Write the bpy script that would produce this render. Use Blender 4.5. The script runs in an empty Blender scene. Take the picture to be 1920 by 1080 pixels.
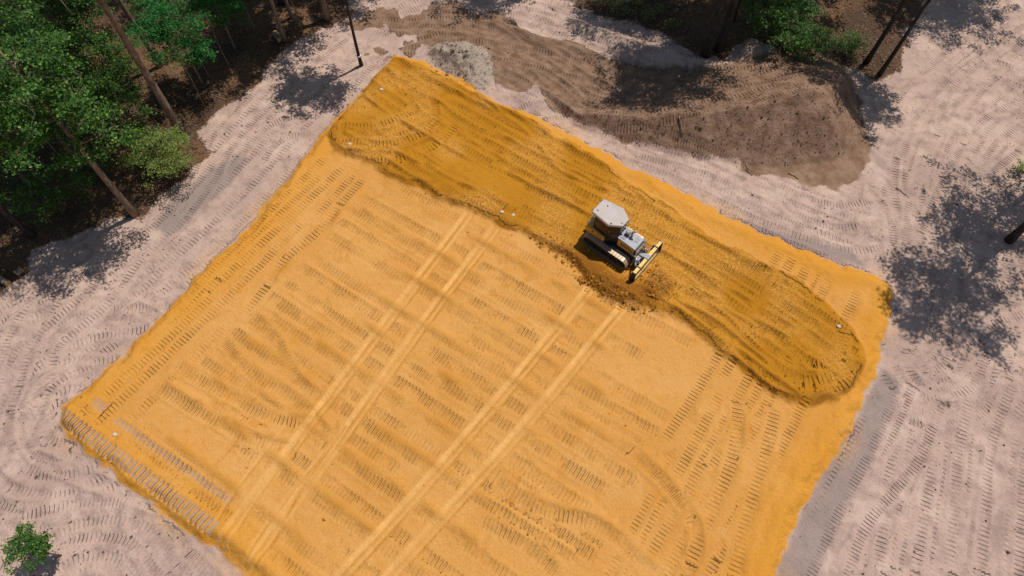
import bpy, bmesh, math, random
import numpy as np
from mathutils import Vector, Matrix

# ------------------------------------------------------------------ camera, sky, sun
SC = bpy.context.scene
COL = SC.collection
H = 37.0                                   # drone height above the ground (m)
TILT = math.radians(29.5)                  # optical axis away from straight down
FPX = 1280.0                               # focal length for a 1920 px wide picture (24 mm)

cam_d = bpy.data.cameras.new('camera'); cam = bpy.data.objects.new('camera', cam_d); COL.objects.link(cam)
cam.location = (0, 0, H); cam.rotation_euler = (TILT, 0, 0)
cam_d.sensor_width = 36.0; cam_d.lens = 36.0*FPX/1920.0
cam_d.clip_start = 0.1; cam_d.clip_end = 1000
SC.camera = cam

SUN_EL = math.radians(67); SUN_DIR = Vector((0.79, 0.61))      # towards the sun, on the ground plane
SUN_DIR.normalize()
world = bpy.data.worlds.new('World'); SC.world = world; world.use_nodes = True
wn = world.node_tree
bg = wn.nodes['Background']; sky = wn.nodes.new('ShaderNodeTexSky')
sky.sky_type = 'NISHITA'; sky.sun_disc = False
sky.sun_elevation = SUN_EL; sky.sun_rotation = math.atan2(SUN_DIR.x, SUN_DIR.y)
wn.links.new(sky.outputs[0], bg.inputs[0]); bg.inputs[1].default_value = 0.09
sun_d = bpy.data.lights.new('sun', 'SUN'); sun = bpy.data.objects.new('sun', sun_d); COL.objects.link(sun)
sun_d.energy = 5.0; sun_d.angle = math.radians(0.53); sun_d.color = (1.0, 0.95, 0.88)
sv = Vector((SUN_DIR.x*math.cos(SUN_EL), SUN_DIR.y*math.cos(SUN_EL), math.sin(SUN_EL)))
sun.rotation_euler = sv.to_track_quat('Z', 'Y').to_euler(); sun.location = (20, 20, 60)
SC.view_settings.view_transform = 'Standard'; SC.view_settings.look = 'None'
SC.view_settings.exposure = -0.25; SC.view_settings.gamma = 1.0; SC.view_settings.use_curve_mapping = False

# ------------------------------------------------------------------ helpers
CT, ST = math.cos(TILT), math.sin(TILT)
def P(u, v, z=0.0):
    """survey point: where the sight line of picture point (u, v) meets height z"""
    x, y = (u-960)/FPX, -(v-540)/FPX
    ry, rz = y*CT+ST, y*ST-CT
    k = (H-z)/(-rz)
    return (x*k, ry*k)
def PL(pts): return np.array([P(*p) for p in pts])

def tag(o, label=None, cat=None, group=None, kind=None):
    if label: o['label'] = label
    if cat: o['category'] = cat
    if group: o['group'] = group
    if kind: o['kind'] = kind
    return o
def empty(name, loc=(0, 0, 0), rz=0.0):
    o = bpy.data.objects.new(name, None); COL.objects.link(o)
    o.location = loc; o.rotation_euler = (0, 0, rz); o.empty_display_size = 0.3
    return o
def link(name, me, mat=None, parent=None):
    if mat is not None and not me.materials: me.materials.append(mat)
    o = bpy.data.objects.new(name, me); COL.objects.link(o)
    if parent is not None: o.parent = parent
    return o
def smooth(me, flag=True):
    me.polygons.foreach_set('use_smooth', np.full(len(me.polygons), flag))

# ------------------------------------------------------------------ materials
class NT:
    def __init__(s, name):
        s.m = bpy.data.materials.new(name); s.m.use_nodes = True
        s.t = s.m.node_tree; s.b = s.t.nodes['Principled BSDF']
    def n(s, typ, **kw):
        nd = s.t.nodes.new(typ)
        for k, v in kw.items(): setattr(nd, k, v)
        return nd
    def set(s, sock, v):
        if isinstance(v, bpy.types.NodeSocket): s.t.links.new(v, sock)
        elif isinstance(v, (tuple, list)) and len(v) == 3 and sock.type == 'RGBA': sock.default_value = (*v, 1)
        else: sock.default_value = v
    def math(s, op, a, b=0.0, c=None, clamp=False):
        nd = s.n('ShaderNodeMath', operation=op); nd.use_clamp = clamp
        s.set(nd.inputs[0], a); s.set(nd.inputs[1], b)
        if c is not None: s.set(nd.inputs[2], c)
        return nd.outputs[0]
    def mix(s, f, a, b, blend='MIX'):
        nd = s.n('ShaderNodeMix', data_type='RGBA', blend_type=blend)
        s.set(nd.inputs[0], f); s.set(nd.inputs[6], a); s.set(nd.inputs[7], b)
        return nd.outputs[2]
    def noise(s, scale, detail=3, rough=0.55, vec=None, dist=0.0):
        nd = s.n('ShaderNodeTexNoise'); nd.inputs['Scale'].default_value = scale
        nd.inputs['Detail'].default_value = detail; nd.inputs['Roughness'].default_value = rough
        nd.inputs['Distortion'].default_value = dist
        s.t.links.new(vec if vec is not None else s.pos(), nd.inputs['Vector'])
        return nd.outputs['Fac']
    def pos(s):
        if not hasattr(s, '_p'): s._p = s.n('ShaderNodeNewGeometry').outputs['Position']
        return s._p
    def obj(s):
        if not hasattr(s, '_o'): s._o = s.n('ShaderNodeTexCoord').outputs['Object']
        return s._o
    def attr(s, name):
        return s.n('ShaderNodeAttribute', attribute_name=name).outputs['Fac']
    def ramp(s, v, lo, hi):
        nd = s.n('ShaderNodeMapRange', interpolation_type='SMOOTHSTEP')
        s.set(nd.inputs[0], v); nd.inputs[1].default_value = lo; nd.inputs[2].default_value = hi
        return nd.outputs[0]
    def bump(s, h, dist=1.0, strength=1.0, normal=None):
        nd = s.n('ShaderNodeBump'); s.set(nd.inputs['Height'], h)
        nd.inputs['Distance'].default_value = dist; nd.inputs['Strength'].default_value = strength
        if normal is not None: s.t.links.new(normal, nd.inputs['Normal'])
        return nd.outputs['Normal']
    def out(s, color, rough=0.9, normal=None, spec=0.2, metal=0.0):
        s.set(s.b.inputs['Base Color'], color); s.set(s.b.inputs['Roughness'], rough)
        s.b.inputs['Specular IOR Level'].default_value = spec; s.b.inputs['Metallic'].default_value = metal
        if normal is not None: s.t.links.new(normal, s.b.inputs['Normal'])
        return s.m

def mat_terrain():
    s = NT('site_soil')
    big, mid, fine = s.noise(0.16, 4), s.noise(1.3, 5, 0.6), s.noise(9.0, 5, 0.65)
    grit = s.noise(38.0, 3, 0.7)
    edge = s.math('ADD', s.math('MULTIPLY', s.math('SUBTRACT', mid, 0.5), 0.55),
                  s.math('MULTIPLY', s.math('SUBTRACT', fine, 0.5), 0.75))
    def mask(name, soft=0.05, amp=1.0, off=0.0):
        v = s.math('ADD', s.attr(name), s.math('MULTIPLY', edge, amp))
        return s.ramp(v, off-soft, off+soft)
    phase, stren = s.attr('phase'), s.attr('strength')
    wave = s.math('SINE', phase)
    bar = s.ramp(wave, -0.9, 0.9)
    # pale sand of the cleared lot
    sand = s.mix(s.ramp(big, 0.35, 0.65), (0.400, 0.276, 0.220), (0.495, 0.346, 0.274))
    sand = s.mix(s.ramp(mid, 0.45, 0.72), sand, (0.318, 0.220, 0.178))
    sand = s.mix(s.math('MULTIPLY', s.ramp(s.noise(3.1, 6, 0.7, None, 1.5), 0.52, 0.7), 0.6), sand, (0.27, 0.20, 0.178))
    sand = s.mix(s.math('MULTIPLY', s.ramp(s.noise(0.45, 5, 0.65), 0.50, 0.66), 0.65), sand, (0.545, 0.400, 0.32))
    sand = s.mix(s.math('MULTIPLY', s.ramp(s.noise(0.22, 6, 0.7, None, 0.8), 0.52, 0.66), 0.6), sand, (0.285, 0.205, 0.172))
    sand = s.mix(s.math('MULTIPLY', mask('d_moist', 0.25, 0.9), 0.75), sand, (0.245, 0.188, 0.172))
    # brown topsoil
    brown = s.mix(s.ramp(mid, 0.3, 0.7), (0.170, 0.098, 0.060), (0.275, 0.172, 0.115))
    brown = s.mix(s.ramp(fine, 0.62, 0.75), brown, (0.33, 0.225, 0.16))
    col = s.mix(mask('d_brown', 0.12, 0.9), sand, brown)
    # litter under the trees
    vor = s.n('ShaderNodeTexVoronoi'); vor.inputs['Scale'].default_value = 7.0
    s.t.links.new(s.pos(), vor.inputs['Vector'])
    lit = s.mix(s.ramp(big, 0.40, 0.66), (0.075, 0.045, 0.028), (0.17, 0.092, 0.048))
    lit = s.mix(s.math('MULTIPLY', s.ramp(fine, 0.5, 0.68), 0.7), lit, vor.outputs['Color'], 'SOFT_LIGHT')
    lit = s.mix(s.ramp(grit, 0.56, 0.72), lit, (0.23, 0.14, 0.085))
    col = s.mix(mask('d_forest', 0.15, 1.3), col, lit)
    # lumpy grey spoil
    spoil = s.mix(s.ramp(fine, 0.35, 0.65), (0.25, 0.195, 0.155), (0.44, 0.345, 0.265))
    col = s.mix(mask('d_rubble', 0.15, 0.8), col, spoil)
    # orange fill sand, dry and freshly spread
    dry = s.mix(s.ramp(big, 0.3, 0.7), (0.535, 0.248, 0.056), (0.59, 0.290, 0.078))
    dry = s.mix(s.ramp(mid, 0.5, 0.8), dry, (0.54, 0.228, 0.035))
    dry = s.mix(s.math('MULTIPLY', s.ramp(s.noise(0.33, 6, 0.7, None, 0.6), 0.50, 0.66), 0.55), dry, (0.62, 0.325, 0.105))
    dry = s.mix(s.math('MULTIPLY', s.ramp(s.noise(0.55, 6, 0.7, None, 1.2), 0.54, 0.68), 0.6), dry, (0.455, 0.195, 0.032))
    rim = s.math('SUBTRACT', 1.0, s.ramp(s.math('ADD', s.attr('d_pad'), s.math('MULTIPLY', edge, 2.0)), 0.4, 3.2))
    dry = s.mix(s.math('MULTIPLY', rim, 0.8), dry, (0.57, 0.245, 0.024))
    dry = s.mix(s.math('MULTIPLY', s.attr('lane'), 0.85, clamp=True), dry, (0.70, 0.385, 0.125))
    dry = s.mix(s.math('MULTIPLY', s.attr('scuff'), 0.8, clamp=True), dry, (0.44, 0.185, 0.022))
    damp = s.mix(s.ramp(big, 0.3, 0.7), (0.385, 0.158, 0.010), (0.455, 0.196, 0.015))
    damp = s.mix(s.ramp(mid, 0.5, 0.8), damp, (0.335, 0.128, 0.009))
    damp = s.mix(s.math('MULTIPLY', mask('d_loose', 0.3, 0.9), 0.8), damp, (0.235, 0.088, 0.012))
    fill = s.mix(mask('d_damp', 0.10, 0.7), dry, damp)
    fill = s.mix(s.math('MULTIPLY', s.math('MULTIPLY', s.attr('reveal'), s.math('SUBTRACT', 1.0, bar)), 0.8), fill, (0.33, 0.26, 0.235))
    padm = mask('d_pad', 0.06, 0.9)
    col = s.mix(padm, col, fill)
    # spilled fill dusting the sand just outside the pad
    col = s.mix(s.math('MULTIPLY', s.attr('spill'), s.ramp(fine, 0.45, 0.6)), col, (0.58, 0.30, 0.085))
    g = s.math('ADD', 0.70, s.math('ADD', s.math('MULTIPLY', grit, 0.28), s.math('MULTIPLY', s.noise(13.0, 4, 0.7), 0.32)))
    col = s.mix(1.0, col, g, 'MULTIPLY')
    # relief: grouser bars of the crawler tracks, clods, grain
    hgt = s.math('MULTIPLY', s.math('MULTIPLY', s.math('SUBTRACT', bar, 0.5), stren), 0.088)
    brk = s.math('ADD', 0.22, s.math('MULTIPLY', s.ramp(s.noise(0.8, 5, 0.65), 0.36, 0.60), 1.0))
    hgt = s.math('MULTIPLY', hgt, brk)
    hgt = s.math('ADD', hgt, s.math('MULTIPLY', fine, 0.055))
    hgt = s.math('ADD', hgt, s.math('MULTIPLY', s.noise(2.6, 4, 0.6), 0.08))
    hgt = s.math('ADD', hgt, s.math('MULTIPLY', grit, 0.010))
    hgt = s.math('ADD', hgt, s.math('MULTIPLY', s.math('MULTIPLY', s.attr('rough'), s.noise(5.0, 5, 0.7)), 0.22))
    return s.out(col, 0.95, s.bump(hgt), 0.12)

def mat_plain(name, col, rough=0.6, var=0.25, scale=6.0, spec=0.4, metal=0.0, dirt=None, dirt_amt=0.0, bump=0.0):
    s = NT(name); o = s.obj()
    f = s.noise(scale, 5, 0.6, o)
    c = s.mix(s.ramp(f, 0.3, 0.7), tuple(v*(1-var) for v in col), tuple(min(1, v*(1+var)) for v in col))
    if dirt is not None:
        c = s.mix(s.math('MULTIPLY', s.ramp(s.noise(scale*0.5, 6, 0.7, o), 0.45, 0.62), dirt_amt), c, dirt)
    nrm = s.bump(s.noise(scale*4, 4, 0.6, o), 0.03*bump) if bump else None
    return s.out(c, rough, nrm, spec, metal)

def mat_leaf(name, a, b, c):
    s = NT(name); r = s.attr('tint')
    col = s.mix(s.ramp(r, 0.0, 0.55), a, b); col = s.mix(s.ramp(r, 0.6, 1.0), col, c)
    m = s.out(col, 0.55, None, 0.35)
    tr = s.n('ShaderNodeBsdfTranslucent'); s.t.links.new(s.mix(1.0, col, (1.5, 1.7, 0.7), 'MULTIPLY'), tr.inputs['Color'])
    mx = s.n('ShaderNodeMixShader'); mx.inputs[0].default_value = 0.35
    s.t.links.new(s.b.outputs[0], mx.inputs[1]); s.t.links.new(tr.outputs[0], mx.inputs[2])
    s.t.links.new(mx.outputs[0], s.t.nodes['Material Output'].inputs['Surface'])
    return m

def mat_bark(name, a, b):
    s = NT(name)
    mp = s.n('ShaderNodeMapping'); mp.inputs['Scale'].default_value = (9, 9, 1.6)
    s.t.links.new(s.obj(), mp.inputs['Vector'])
    f = s.noise(1.0, 6, 0.7, mp.outputs[0]); g = s.noise(0.8, 3, 0.5, s.obj())
    c = s.mix(s.ramp(f, 0.35, 0.65), a, b)
    c = s.mix(s.math('MULTIPLY', s.ramp(g, 0.55, 0.75), 0.5), c, (0.17, 0.16, 0.13))
    return s.out(c, 0.92, s.bump(f, 0.03), 0.15)

M_SOIL = mat_terrain()
M = dict(
    bark=mat_bark('grey_brown_bark', (0.13, 0.090, 0.065), (0.30, 0.215, 0.155)),
    bark_dark=mat_bark('dark_bark', (0.030, 0.023, 0.020), (0.075, 0.056, 0.047)),
    leaf=mat_leaf('green_leaf', (0.018, 0.060, 0.010), (0.050, 0.135, 0.016), (0.19, 0.31, 0.045)),
    leaf_emerald=mat_leaf('emerald_leaf', (0.008, 0.085, 0.015), (0.016, 0.150, 0.022), (0.06, 0.22, 0.035)),
    leaf_yellow=mat_leaf('yellow_green_leaf', (0.07, 0.12, 0.018), (0.17, 0.235, 0.045), (0.32, 0.37, 0.10)),
    litter=mat_leaf('dry_leaf', (0.09, 0.048, 0.025), (0.20, 0.108, 0.052), (0.36, 0.23, 0.13)),
    wood=mat_plain('weathered_wood', (0.23, 0.165, 0.115), 0.85, 0.35, 5, 0.15, bump=0.3),
    cut=mat_plain('sawn_wood', (0.55, 0.33, 0.12), 0.8, 0.2, 8, 0.2),
    clod=mat_plain('soil_clod', (0.20, 0.13, 0.085), 0.95, 0.4, 3, 0.1, bump=0.3),
    clod_dark=mat_plain('dark_clod', (0.085, 0.055, 0.038), 0.95, 0.4, 3, 0.1, bump=0.3),
    clod_orange=mat_plain('orange_clod', (0.36, 0.15, 0.02), 0.95, 0.35, 3, 0.1, bump=0.3),
    stone=mat_plain('pale_stone', (0.52, 0.46, 0.39), 0.85, 0.2, 6, 0.25, bump=0.3),
    clod_grey=mat_plain('grey_clod', (0.22, 0.165, 0.125), 0.95, 0.35, 3, 0.1, bump=0.3),
)

# ------------------------------------------------------------------ terrain grid
def axis(lo, hi, step, far):
    mid = np.arange(lo, hi+step*0.5, step)
    g, d, a, b = [], step, [], []
    x = lo
    while x > -far: d *= 1.35; x -= d; a.append(x)
    d = step; x = hi
    while x < far: d *= 1.35; x += d; b.append(x)
    return np.concatenate([np.array(a[::-1]), mid, np.array(b)])
XS, YS = axis(-45.0, 45.0, 0.085, 170), axis(3.0, 50.0, 0.085, 170)
NX, NY = len(XS), len(YS)
GX, GY = np.meshgrid(XS, YS)
Z = np.zeros_like(GX)

rng = np.random.default_rng(7)
_lat = rng.random((256, 256))
def vnoise(x, y, scale, seed=0):
    x = x/scale+seed*17.31; y = y/scale+seed*9.77
    ix = np.floor(x).astype(np.int64); iy = np.floor(y).astype(np.int64)
    fx, fy = x-ix, y-iy
    fx = fx*fx*(3-2*fx); fy = fy*fy*(3-2*fy)
    i0, i1, j0, j1 = ix & 255, (ix+1) & 255, iy & 255, (iy+1) & 255
    return ((_lat[j0, i0]*(1-fx)+_lat[j0, i1]*fx)*(1-fy)+(_lat[j1, i0]*(1-fx)+_lat[j1, i1]*fx)*fy)-0.5
def fbm(x, y, scale, octv, seed=0, gain=0.5):
    r = 0; a = 1.0
    for k in range(octv):
        r = r+a*vnoise(x, y, scale/2**k, seed+k); a *= gain
    return r
def sdf(poly, x=GX, y=GY):
    """signed distance to a polygon, positive inside"""
    d = np.full(x.shape, 1e9); inside = np.zeros(x.shape, bool)
    n = len(poly)
    for i in range(n):
        ax, ay = poly[i]; bx, by = poly[(i+1) % n]
        ex, ey = bx-ax, by-ay
        t = np.clip(((x-ax)*ex+(y-ay)*ey)/(ex*ex+ey*ey+1e-9), 0, 1)
        d = np.minimum(d, (x-ax-t*ex)**2+(y-ay-t*ey)**2)
        c = ((ay > y) != (by > y))
        with np.errstate(divide='ignore', invalid='ignore'):
            inside ^= c & (x < ex*(y-ay)/(ey if ey != 0 else 1e-9)+ax)
    d = np.sqrt(d)
    return np.where(inside, d, -d)
def sstep(v, a, b):
    t = np.clip((v-a)/(b-a), 0, 1); return t*t*(3-2*t)

PAD = np.vstack([PL([(742, 103), (800, 118), (862, 152), (925, 192), (985, 212), (1060, 248), (1150, 298), (1250, 348),
                     (1400, 425), (1500, 470), (1580, 500), (1640, 518), (1674, 545), (1668, 590), (1650, 660), (1612, 760),
                     (1580, 832), (1545, 890), (1508, 945), (1480, 1010), (1452, 1080)]),
                 np.array([[0.154*H, -0.213*H]]),
                 PL([(520, 1130), (455, 1082), (425, 1045), (400, 1028), (335, 985), (250, 922), (185, 865), (128, 822), (110, 795), (116, 762), (150, 738),
                     (220, 680), (268, 628), (320, 580), (350, 545), (400, 490), (455, 440), (500, 385), (560, 312),
                     (600, 257), (640, 215), (690, 163)])])
DAMP = PL([(742, 116), (775, 122), (862, 160), (925, 200), (985, 228), (1080, 283), (1150, 325), (1200, 365), (1262, 396), (1310, 440),
           (1380, 470), (1450, 508), (1510, 545), (1545, 572), (1580, 602), (1612, 640), (1618, 690), (1600, 732), (1560, 757),
           (1510, 767), (1450, 750), (1410, 722), (1370, 690), (1320, 640), (1262, 602), (1210, 582), (1150, 572), (1110, 542),
           (1080, 505), (1010, 462), (960, 436), (890, 405), (830, 385), (770, 355), (700, 318), (652, 302), (627, 278), (622, 252),
           (660, 205), (690, 170), (700, 145), (720, 128)])
LOOSE = PL([(1000, 448), (1060, 468), (1092, 480), (1160, 528), (1195, 540), (1236, 512), (1262, 545), (1235, 578), (1190, 586),
            (1140, 570), (1105, 542), (1078, 508)])
BROWN = PL([(690, 40), (760, 8), (850, 6), (930, 28), (975, 55), (1080, 88), (1170, 122), (1260, 132), (1400, 128), (1540, 140), (1592, 160),
            (1612, 205), (1640, 275), (1612, 345), (1545, 356), (1480, 335), (1405, 320), (1385, 287), (1312, 272), (1232, 255),
            (1180, 262), (1120, 240), (1085, 216), (1032, 203), (1006, 158), (985, 168), (926, 158), (916, 122), (872, 84), (800, 82), (735, 76)])
RUBBLE = PL([(803, 98), (828, 82), (868, 77), (905, 90), (922, 112), (926, 150), (912, 172), (888, 172), (852, 150), (815, 124)])
FOR_L = np.vstack([PL([(662, -20), (650, 22), (612, 46), (542, 92), (482, 158), (440, 192), (375, 252), (400, 285), (330, 345), (292, 372),
                       (262, 400), (205, 405), (150, 432), (95, 455), (60, 470), (50, 520), (0, 555), (-150, 640)]),
                   np.array([[-160, 10], [-160, 160], [-12, 160], [-12, 60]])])
FOR_R = np.vstack([PL([(1060, -60), (1085, 8), (1140, 32), (1205, 42), (1242, 66), (1280, 96), (1322, 112), (1372, 110), (1455, 116), (1562, 126),
                       (1640, 146), (1678, 132), (1690, 92), (1702, 52), (1730, 0), (1800, -60)]),
                   np.array([[60, 75], [150, 90], [150, 160], [2, 160], [2, 60]])])
MOIST = [PL([(288, 424), (318, 382), (392, 318), (440, 290), (462, 296), (440, 335), (382, 385), (345, 430), (312, 446)]),
         np.vstack([PL([(1655, 690), (1690, 720), (1640, 850), (1580, 960), (1530, 1080)]), np.array([[7.5, -9.0], [4.6, -9.0]]), PL([(1452, 1080), (1508, 945), (1580, 832)])]),
         PL([(640, 215), (670, 225), (600, 310), (520, 410), (470, 440), (520, 360)]),
         PL([(1330, 395), (1480, 440), (1600, 470), (1620, 500), (1500, 470), (1380, 430)])]
d_pad, d_damp, d_loose, d_brown, d_rubble = sdf(PAD), sdf(DAMP), sdf(LOOSE), sdf(BROWN), sdf(RUBBLE)
d_forest = np.maximum(sdf(FOR_L), sdf(FOR_R))
rag = fbm(GX, GY, 0.9, 4, 61, 0.6)
d_pad = d_pad+rag*0.32
d_damp = d_damp+fbm(GX, GY, 1.3, 4, 63, 0.6)*0.4
wst = sstep(-GX, 4.0, 11.0)
d_brown = d_brown+fbm(GX, GY, 2.4, 4, 62, 0.65)*(0.9+3.0*wst)+0.6*wst
d_forest = d_forest+fbm(GX, GY, 1.8, 4, 64, 0.6)*0.8
d_moist = np.max([sdf(m) for m in MOIST], axis=0)
SPILE = PL([(1366, 118), (1380, 96), (1410, 86), (1440, 96), (1456, 118), (1410, 122)])
d_spile = sdf(SPILE)

# broad relief
Z += fbm(GX, GY, 9.0, 3, 1)*0.35*sstep(-d_pad, 0.0, 4.0)
Z += sstep(d_forest, -0.2, 2.5)*0.35
Z += fbm(GX, GY, 1.1, 3, 5)*0.10*(0.35+0.65*(d_pad < 0))
PADH = 0.38
wob = fbm(GX, GY, 1.6, 3, 11)*0.5
Z += PADH*sstep(d_pad+wob*0.5, -0.25, 0.75)
Z += 0.10*np.exp(-((d_pad-0.9+wob)/0.45)**2)
Z += 0.20*sstep(d_damp+wob*0.5, -0.15, 0.45)
Z += (0.20+0.28*fbm(GX, GY, 0.7, 3, 21))*sstep(d_loose+wob, -0.3, 0.8)
# windrow of loose dirt along the lower edge of the spread layer
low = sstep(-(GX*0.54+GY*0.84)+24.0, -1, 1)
Z += 0.08*np.exp(-((d_damp-0.25+wob*0.6)/0.25)**2)*(0.3+0.7*low)

def ridge(crest, slopes, north):
    """height of a heap with crest points (x, y, h): steep on one side, gentler on the other"""
    best = np.zeros_like(GX)
    for (a, b) in zip(crest[:-1], crest[1:]):
        ex, ey = b[0]-a[0], b[1]-a[1]; L = math.hypot(ex, ey)
        t = np.clip(((GX-a[0])*ex+(GY-a[1])*ey)/(L*L), 0, 1)
        dx, dy = GX-a[0]-t*ex, GY-a[1]-t*ey
        d = np.hypot(dx, dy)
        s = (dx*-ey+dy*ex)/L/(d+1e-6)                 # +1 north of the crest, -1 south of it
        k = slopes[0]+(slopes[1]-slopes[0])*sstep(s, -0.2, 0.9)
        best = np.maximum(best, a[2]+(b[2]-a[2])*t-k*d)
    return best
crest = [(*P(1030, 175, 0.2), 0.2), (*P(1090, 215, 0.6), 0.6), (*P(1210, 224, 1.3), 1.3), (*P(1330, 214, 2.1), 2.1), (*P(1450, 194, 2.8), 2.8), (*P(1545, 168, 3.2), 3.2)]
mh = ridge(crest, (0.84, 0.40), True)
mh = mh+fbm(GX, GY, 2.2, 4, 31)*0.35*sstep(mh, 0.05, 1.0)
mh = np.where(mh > 0, mh-0.12*np.exp(-((mh-3.2)/0.3)**2), 0)
Z += np.maximum(mh, 0)
d_brown = np.maximum(d_brown, np.minimum(mh-0.22, 1.0)*1.2)
# berm of pushed sand along the top edge of the dirt
tb = [(*P(1090, 40, 0.5), 0.5), (*P(1180, 75, 0.8), 0.8), (*P(1290, 112, 0.6), 0.6), (*P(1370, 122, 0.2), 0.2)]
Z += np.maximum(ridge(tb, (0.45, 0.5), True), 0)
Z += np.maximum(ridge([(*P(930, 40, 0.35), 0.35), (*P(1020, 70, 0.45), 0.45), (*P(1150, 112, 0.3), 0.3)], (0.5, 0.5), True), 0)
rb = sstep(d_rubble+wob, -0.3, 1.9)
Z += rb*(0.95+fbm(GX, GY, 0.9, 4, 41, 0.6)*1.0)
Z += sstep(d_spile+wob*0.4, -0.25, 1.1)*(0.95+fbm(GX, GY, 0.8, 3, 43)*0.3)

# ------------------------------------------------------------------ crawler tracks and ruts
TR = np.zeros_like(GX); REG = None
phase = np.zeros_like(GX); stren = np.zeros_like(GX); lane = np.zeros_like(GX)
scuff = np.zeros_like(GX); reveal = np.zeros_like(GX)
R = random.Random(3)
def resample(pts, step=0.6):
    pts = np.asarray(pts, float)
    if len(pts) > 2:                                    # Catmull-Rom
        out = []
        q = np.vstack([2*pts[0]-pts[1], pts, 2*pts[-1]-pts[-2]])
        for i in range(1, len(q)-2):
            n = max(2, int(np.hypot(*(q[i+1]-q[i]))/step))
            for t in np.linspace(0, 1, n, endpoint=False):
                a, b, c, d = q[i-1], q[i], q[i+1], q[i+2]
                out.append(0.5*((2*b)+(-a+c)*t+(2*a-5*b+4*c-d)*t*t+(-a+3*b-3*c+d)*t**3))
        out.append(pts[-1]); return np.array(out)
    n = max(2, int(np.hypot(*(pts[1]-pts[0]))/step))
    return pts[0]+(pts[1]-pts[0])*np.linspace(0, 1, n)[:, None]
def offset(pts, d):
    t = np.gradient(pts, axis=0); t /= np.hypot(t[:, 0], t[:, 1])[:, None]+1e-9
    return pts+d*np.stack([-t[:, 1], t[:, 0]], 1)
def stamp(pts, width, fn):
    """call fn(slice, along, across, weight) for the cells along a resampled line"""
    acc = 0.0
    for a, b in zip(pts[:-1], pts[1:]):
        e = b-a; L = float(np.hypot(*e))
        if L < 1e-6: continue
        m = width+0.1
        i0, i1 = np.searchsorted(XS, [min(a[0], b[0])-m, max(a[0], b[0])+m])
        j0, j1 = np.searchsorted(YS, [min(a[1], b[1])-m, max(a[1], b[1])+m])
        if i1 > i0 and j1 > j0:
            sl = (slice(j0, j1), slice(i0, i1))
            x, y = GX[sl]-a[0], GY[sl]-a[1]
            u = (x*e[0]+y*e[1])/L; v = (-x*e[1]+y*e[0])/L
            ok = (u >= -0.02) & (u < L) & (np.abs(v) < width)
            if REG is not None: ok &= REG[sl]
            if ok.any(): fn(sl, acc+u, v, ok)
        acc += L
def ribbon(pts, w=0.27, period=0.21, s=1.0, depth=0.035, berm=0.05, rev=0.0, ph=0.0):
    n0 = R.random()*50
    bs = R.choice([-1, 1])
    tot = float(np.hypot(*np.diff(pts, axis=0).T).sum())
    def fn(sl, u, v, ok):
        core = sstep(-np.abs(v), -w-0.03, -w+0.09)
        fade = np.clip(0.55+1.2*vnoise(u+n0, u*0+n0, 1.7, 3)+0.5, 0.25, 1.1)
        end = sstep(np.minimum(u, tot-u), 0.0, 0.45); fade = fade*(0.15+0.85*end)
        phase[sl] = np.where(ok & (np.abs(v) < w+0.18), (u+ph)/period*2*math.pi, phase[sl])
        stren[sl] = np.where(ok, core*s*fade, stren[sl])
        prof = -depth*core*end+0.85*berm*np.exp(-((np.abs(v)-w-0.05)/0.10)**2)*np.where(v*bs > 0, 1.0, 0.25)*fade*end
        wg = sstep(-np.abs(v), -w-0.2, -w+0.02)
        TR[sl] = np.where(ok, TR[sl]*(1-wg)+prof, TR[sl])
        if rev: reveal[sl] = np.where(ok, core*rev, reveal[sl])
    stamp(pts, w+0.28, fn)
def dozer(px, s=1.0, period=0.21, gauge=1.75, w=0.27, world=False, **k):
    base = resample(px if world else PL(px))
    for sd in (-1, 1): ribbon(offset(base, sd*gauge/2), w, period, s, **k)
def single(px, s=1.0, period=0.21, w=0.27, world=False, **k):
    ribbon(resample(px if world else PL(px)), w, period, s, **k)
WROWS = []
def windrow(pts, h=0.10, w=0.13, world=True, dark=0.0):
    WROWS.append((pts if world else PL(pts), h, w, dark, REG))
def lay_windrow(pts, h, w, dark):
    pts = resample(pts); n0 = R.random()*60; w = w*1.35
    tot = float(np.hypot(*np.diff(pts, axis=0).T).sum())
    def fn(sl, u, v, ok):
        f = np.clip(0.6+1.8*vnoise(u+n0, u*0+n0, 1.1, 9), 0, 1.2)*sstep(np.minimum(u, tot-u), 0, 0.8)
        TR[sl] = np.where(ok, np.maximum(TR[sl], h*f*np.exp(-(v/w)**2)), TR[sl])
        stren[sl] = np.where(ok, stren[sl]*(1-np.clip(f, 0, 1)*np.exp(-(v/w)**2)), stren[sl])
        if dark: scuff[sl] = np.where(ok, np.maximum(scuff[sl], dark*np.clip(f, 0, 1)*np.exp(-(v/w)**2)), scuff[sl])
    stamp(pts, w*2.2, fn)
def rut(px, w=0.24, d=0.05, light=1.0, dark=1.0, world=False):
    pts = resample(px if world else PL(px)); n0 = R.random()*60
    def fn(sl, u, v, ok):
        f = np.clip(0.8+0.9*vnoise(u+n0, u*0+n0, 1.5, 4), 0.2, 1.2)
        c = sstep(-np.abs(v), -w, -w+0.08)
        wg = sstep(-np.abs(v), -w-0.25, -w)
        TR[sl] = np.where(ok, TR[sl]*(1-wg)-d*c+0.03*np.exp(-((np.abs(v)-w-0.05)/0.09)**2), TR[sl])
        stren[sl] = np.where(ok & (np.abs(v) < w+0.06), 0, stren[sl])
        lane[sl] = np.where(ok, np.maximum(lane[sl]*(1-c), c*light*f), lane[sl])
        k = np.exp(-((v-w*1.05)/0.07)**2)*dark*np.clip(vnoise(u+n0+9, u*0+n0, 2.3, 6)*3+0.5, 0, 1)
        scuff[sl] = np.where(ok, np.maximum(scuff[sl], k), scuff[sl])
    stamp(pts, w+0.3, fn)

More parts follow.
